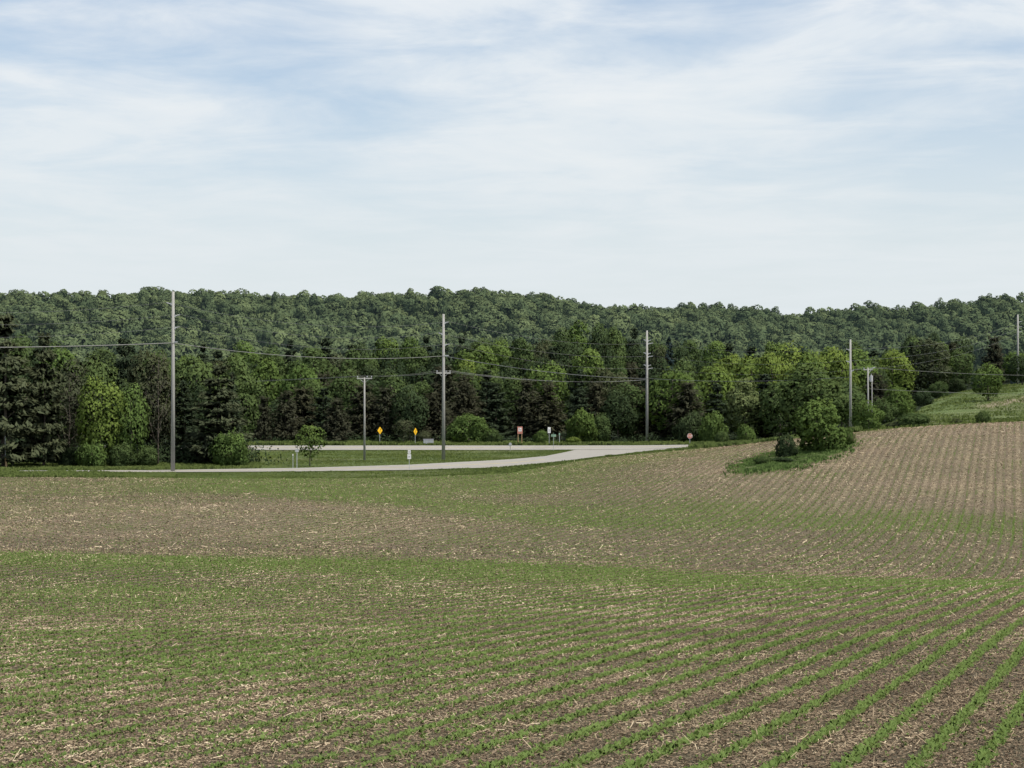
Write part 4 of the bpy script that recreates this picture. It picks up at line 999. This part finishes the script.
for k in range(3):
    w = ('near', 'middle', 'far')[k]
    cable('power_line', t6[k], tB[k], .3, .014, M['cable_pale'], f'{w} wire from the short T pole to the crossarm of the tall pole', 'distribution wires')
    cable('power_line', tB[k], tC[k], .9, .016, M['cable_pale'], f'{w} wire from the lone crossarm to the insulator pole', 'distribution wires')
    cable('power_line', off(-150, 384 + k, 300), t6[k], .8, .011, M['cable'], f'{w} wire reaching the short T pole from behind the pines', 'distribution wires')
cable('power_line', W3((0, 0, zt(369, 292, L4)), L4), tips7[0], .15, .022, M['cable_pale'], 'short wire between the crest pole and the transformer pole', 'hill wires')
cable('power_line', tips7[2], off(1120, 374, 360), .7, .022, M['cable_pale'], 'pale wire running from the transformer pole across the hill pasture', 'hill wires')
cable('power_line', W3((.1, 0, H7 - 3.4), L7), off(1120, 393, 360), .5, .020, M['cable_pale'], 'lower pale wire from the transformer pole across the hill pasture', 'hill wires')

# ---------------------------------------------------------------- signs and roadside things
def sign_root(name, px, d, label, cat, rz=0):
    X, Y = P(px, d); z = g(X, Y); r_ = empty(name, (X, Y, z), rz); tag(r_, label, cat); return r_, z
def sgn(y, d, z): return (HY - y) * d / F - z
def post(root, H, x=0, w=.07, mat='metal', y=.05):
    mb = MB(); mb.box((x, y, H / 2 - .1), (w, .05, H + .2)); mb.box((x, y + .03, H / 2 - .1), (w * .4, .03, H + .2)); mb.build('post', M[mat], root)
def diamond(px, d, yc, label, rz):
    root, z = sign_root('warning_sign', px, d, label, 'road sign', rz); h = sgn(yc, d, z); s = .62
    post(root, h + .3, 0, .08)
    def rd(s, k=.12): return [(0, -s), (s * k, -s * (1 - k * .4)), (s * (1 - k * .3), -s * k), (s, 0), (s * (1 - k * .3), s * k), (s * k, s * (1 - k * .4)), (0, s), (-s * k, s * (1 - k * .4)), (-s * (1 - k * .3), s * k), (-s, 0), (-s * (1 - k * .3), -s * k), (-s * k, -s * (1 - k * .4))]
    mb = MB(); mb.poly(rd(s), .02, (0, 0, h)); pn = mb.build('panel', M['yellow'], root)
    mb = MB()   # curved arrow
    mb.box((0, -.016, h - .15), (.09, .006, .4)); mb.box((.06, -.016, h + .1), (.09, .006, .2), 0, .6); mb.poly([(-.02, .0), (.22, .04), (.12, .24)], .006, (.06, -.016, h + .12)); mb.build('arrow', M['black'], pn)
diamond(380, 309, 430.5, 'yellow diamond warning sign nearer the short crossarm pole', .95)
diamond(415.5, 309, 431.5, 'yellow diamond warning sign nearer the grey cabinet', 1.12)
# grey cabinet
root, z = sign_root('roadside_cabinet', 428.5, 309, 'low pale grey cabinet on the highway verge by the tall crossarm pole', 'cabinet'); w = 10 / F * 309
mb = MB(); mb.box((0, 0, .5), (w, .7, .95)); mb.build('body', M['grey'], root)
mb = MB(); mb.box((0, 0, 1.02), (w + .1, .82, .07)); mb.build('lid', M['grey'], root)
mb = MB(); mb.box((-w / 4, -.36, .5), (w / 2 - .08, .03, .8)); mb.build('door', M['metal'], root)
mb = MB(); mb.box((w / 4, -.36, .5), (w / 2 - .08, .03, .8)); mb.build('door', M['metal'], root)
# white route marker by the near road
root, z = sign_root('route_marker_sign', 409.3, 211, 'two small white plates on one thin post beside the side road', 'road sign')
d = 211; post(root, sgn(450, d, z), 0, .06)
for (ya, yb, ww) in ((450, 453.6, .34), (454.2, 459, .42)):
    a, b = sgn(ya, d, z), sgn(yb, d, z); mb = MB(); mb.box((0, 0, (a + b) / 2), (ww, .015, abs(a - b))); pn = mb.build('panel', M['white'], root)
    mb = MB(); mb.box((0, -.012, (a + b) / 2), (ww * .5, .006, abs(a - b) * .35)); mb.build('marking', M['grey'], pn)
# two thin posts near the sapling
root, z = sign_root('narrow_sign', 297, 214, 'thin grey post with a small plate beside the airy young tree', 'road sign'); h = sgn(449, 214, z); post(root, h, 0, .07); mb = MB(); mb.box((0, 0, h - .18), (.42, .015, .36)); mb.build('panel', M['metal'], root)
root, z = sign_root('marker_post', 293, 214, 'plain thin marker post next to the small-plated post', 'post'); h = sgn(454, 214, z); post(root, h, 0, .06); mb = MB(); mb.box((0, 0, h - .1), (.1, .02, .2)); mb.build('reflector', M['white'], root)
# salmon square sign on two posts
root, z = sign_root('square_road_sign', 520, 311, 'square salmon-bordered sign on two posts beyond the highway', 'road sign'); d = 311
a, b = sgn(426.5, d, z), sgn(433.8, d, z); w = 5.2 / F * d; cz = (a + b) / 2; hh = a - b
for s in (-1, 1): post(root, cz, s * w * .36, .09, 'tan')
mb = MB(); mb.box((0, 0, cz), (w, .02, hh)); pn = mb.build('panel', M['salmon'], root)
mb = MB(); mb.box((0, -.016, cz + hh * .08), (w * .6, .008, hh * .5)); mb.build('inner_field', M['white'], pn)
mb = MB(); mb.box((-w * .1, -.024, cz + hh * .12), (w * .12, .006, hh * .28)); mb.box((w * .12, -.024, cz + hh * .06), (w * .1, .006, hh * .2)); mb.build('marking', M['salmon'], pn)
# tall white sign, green street sign
root, z = sign_root('speed_sign', 549.2, 309, 'narrow upright white sign on a post across the highway', 'road sign'); a, b = sgn(427.2, 309, z), sgn(433, 309, z); post(root, a, 0, .07); w = 2.9 / F * 309
mb = MB(); mb.box((0, 0, (a + b) / 2), (w, .015, a - b)); pn = mb.build('panel', M['white'], root)
mb = MB(); mb.box((0, -.012, (a + b) / 2 + .12), (w * .55, .006, .08)); mb.box((0, -.012, (a + b) / 2 - .12), (w * .5, .006, .25)); mb.build('marking', M['grey'], pn)
root, z = sign_root('street_name_sign', 553.6, 288, 'pale green street plate on a post at the island edge', 'road sign'); a, b = sgn(434, 288, z), sgn(437, 288, z); post(root, a, 0, .06); w = 4.6 / F * 288
mb = MB(); mb.box((0, 0, (a + b) / 2), (w, .012, (a - b) * .8)); mb.build('panel', M['green'], root, ); mb = MB(); mb.box((0, .06, a + .08), (.03, w * .8, .2)); mb.build('cross_panel', M['green'], root)
root, z = sign_root('marker_post', 559.5, 312, 'slim grey marker post right of the green street plate', 'post'); h = sgn(433, 312, z); post(root, h, 0, .1); mb = MB(); mb.box((0, 0, h - .2), (.22, .015, .4)); mb.build('panel', M['green'], root)
# mailbox-like grey box
root, z = sign_root('roadside_box', 510.2, 287.6, 'small dark grey box on a post at the near edge of the highway', 'mailbox'); h = sgn(442.6, 287.6, z)
post(root, h - .35, 0, .09, 'wood'); mb = MB(); prof = [(-.24, 0), (.24, 0), (.24, .28), (.17, .42), (0, .48), (-.17, .42), (-.24, .28)]; mb.poly(prof, .6, (0, 0, h - .5)); mb.build('body', M['grey'], root); mb = MB(); mb.box((0, -.32, h - .28), (.36, .02, .3)); mb.build('door', M['metal'], root)
# stop sign
root, z = sign_root('stop_sign', 689.8, 300, 'red octagonal stop sign above the field crest at the junction', 'stop sign'); h = sgn(436, 300, z); post(root, h + .3, 0, .07)
oc = lambda s: [(s * math.cos(R(22.5 + 45 * i)), s * math.sin(R(22.5 + 45 * i))) for i in range(8)]
mb = MB(); mb.poly(oc(.46), .012, (0, 0, h)); pn = mb.build('border', M['white'], root); mb = MB(); mb.poly(oc(.43), .012, (0, -.006, h)); mb.build('panel', M['salmon'], root)
tx = bpy.data.curves.new('lettering', 'FONT'); tx.body = 'STOP'; tx.align_x = 'CENTER'; tx.align_y = 'CENTER'; tx.size = .33; tx.extrude = .002; tx.materials.append(M['white'])
_tmp = bpy.data.objects.new('tmp', tx); col.objects.link(_tmp); bpy.context.view_layer.update()
lme = bpy.data.meshes.new_from_object(_tmp.evaluated_get(bpy.context.evaluated_depsgraph_get())); bpy.data.objects.remove(_tmp)
lme.materials.clear(); lme.materials.append(M['white'])
to = bpy.data.objects.new('lettering', lme); col.objects.link(to); to.parent = root; to.location = (0, -.016, h); to.rotation_euler = (R(90), 0, 0)
# tan marker with thin rod at the foot of the pines
root, z = sign_root('marker_post', 6.2, 214, 'short tan timber stub with a thin rod at the foot of the huge pine', 'post'); h = sgn(457, 214, z)
mb = MB(); mb.tube([(.03, 0, -.1), (0, 0, h * .6), (-.08, 0, h)], [.15, .12, .09], 8); mb.build('stub', M['tan'], root); mb = MB(); mb.tube([(-.08, 0, h), (-.12, 0, sgn(432, 214, z))], .025, 6); mb.build('rod', M['metal'], root)

# ---------------------------------------------------------------- sky and sun
SUN_EL, SUN_AZ = 60, 122       # azimuth: clockwise from the view direction
w = bpy.data.worlds.new('World'); sc.world = w; w.use_nodes = True; nt = w.node_tree; nt.nodes.clear()
sky = nt.nodes.new('ShaderNodeTexSky'); sky.sky_type = 'NISHITA'; sky.sun_disc = False; sky.sun_elevation = R(SUN_EL); sky.sun_rotation = R(SUN_AZ); sky.air_density = 1.0; sky.dust_density = 1.5; sky.ozone_density = 1.0
bg = nt.nodes.new('ShaderNodeBackground'); bg.inputs['Strength'].default_value = .15
nt.links.new(sky.outputs[0], bg.inputs['Color'])
tc = nt.nodes.new('ShaderNodeTexCoord'); sx = nt.nodes.new('ShaderNodeSeparateXYZ'); nt.links.new(tc.outputs['Generated'], sx.inputs[0])
zz = math_(nt, 'ADD', math_(nt, 'MAXIMUM', sx.outputs['Z'], 0.), .06)
cx = nt.nodes.new('ShaderNodeCombineXYZ'); nt.links.new(math_(nt, 'DIVIDE', sx.outputs['X'], zz), cx.inputs['X']); nt.links.new(math_(nt, 'DIVIDE', sx.outputs['Y'], zz), cx.inputs['Y'])
mp = nt.nodes.new('ShaderNodeMapping'); mp.inputs['Rotation'].default_value = (0, 0, R(16)); mp.inputs['Scale'].default_value = (1.0, .6, 1); mp.inputs['Location'].default_value = (2.3, 1.1, 0); nt.links.new(cx.outputs[0], mp.inputs['Vector'])
na = noise(nt, mp.outputs[0], .8, 6, .55, .25)
mp2 = nt.nodes.new('ShaderNodeMapping'); mp2.inputs['Rotation'].default_value = (0, 0, R(30)); mp2.inputs['Scale'].default_value = (1.5, 1.7, 1); nt.links.new(cx.outputs[0], mp2.inputs['Vector'])
nb = noise(nt, mp2.outputs[0], 1.3, 9, .60, .5)
cl = math_(nt, 'ADD', math_(nt, 'MULTIPLY', na, .66), math_(nt, 'MULTIPLY', nb, .34))
cover = ramp(nt, cl, [(.40, .0), (.48, .4), (.56, .85), (.64, 1.)])
# veil thickens toward the horizon
veil = ramp(nt, sx.outputs['Z'], [(0., 1.), (.07, .88), (.13, .5), (.22, 0.)])
inv = math_(nt, 'MULTIPLY', math_(nt, 'SUBTRACT', 1., cover), math_(nt, 'SUBTRACT', 1., veil))
fac = math_(nt, 'SUBTRACT', 1., inv, True)
cb = nt.nodes.new('ShaderNodeBackground'); cb.inputs['Strength'].default_value = 1.0
bri = ramp(nt, nb, [(.32, (.78, .845, .895)), (.68, (.87, .90, .925))])
hz = mixc(nt, veil, bri, (.745, .805, .835)); nt.links.new(hz, cb.inputs['Color'])
ms = nt.nodes.new('ShaderNodeMixShader'); nt.links.new(fac, ms.inputs[0]); nt.links.new(bg.outputs[0], ms.inputs[1]); nt.links.new(cb.outputs[0], ms.inputs[2])
ow = nt.nodes.new('ShaderNodeOutputWorld'); nt.links.new(ms.outputs[0], ow.inputs['Surface'])
sl = bpy.data.lights.new('sun', 'SUN'); sl.energy = 4.9; sl.angle = R(.8); sl.color = (1, .94, .82)
so = bpy.data.objects.new('sun', sl); col.objects.link(so)
az = R(SUN_AZ); el = R(SUN_EL)
from mathutils import Vector
dirv = Vector((math.sin(az) * math.cos(el), math.cos(az) * math.cos(el), math.sin(el)))
so.rotation_euler = dirv.to_track_quat('Z', 'Y').to_euler()
so.location = (60, -40, 60)
sc.view_settings.view_transform = 'Standard'; sc.view_settings.look = 'None'; sc.view_settings.exposure = 0; sc.view_settings.gamma = 1
sc.cycles.max_bounces = 5; sc.cycles.diffuse_bounces = 3; sc.cycles.transmission_bounces = 3; sc.cycles.use_denoising = True
sc.cycles.use_adaptive_sampling = True; sc.cycles.adaptive_threshold = .02
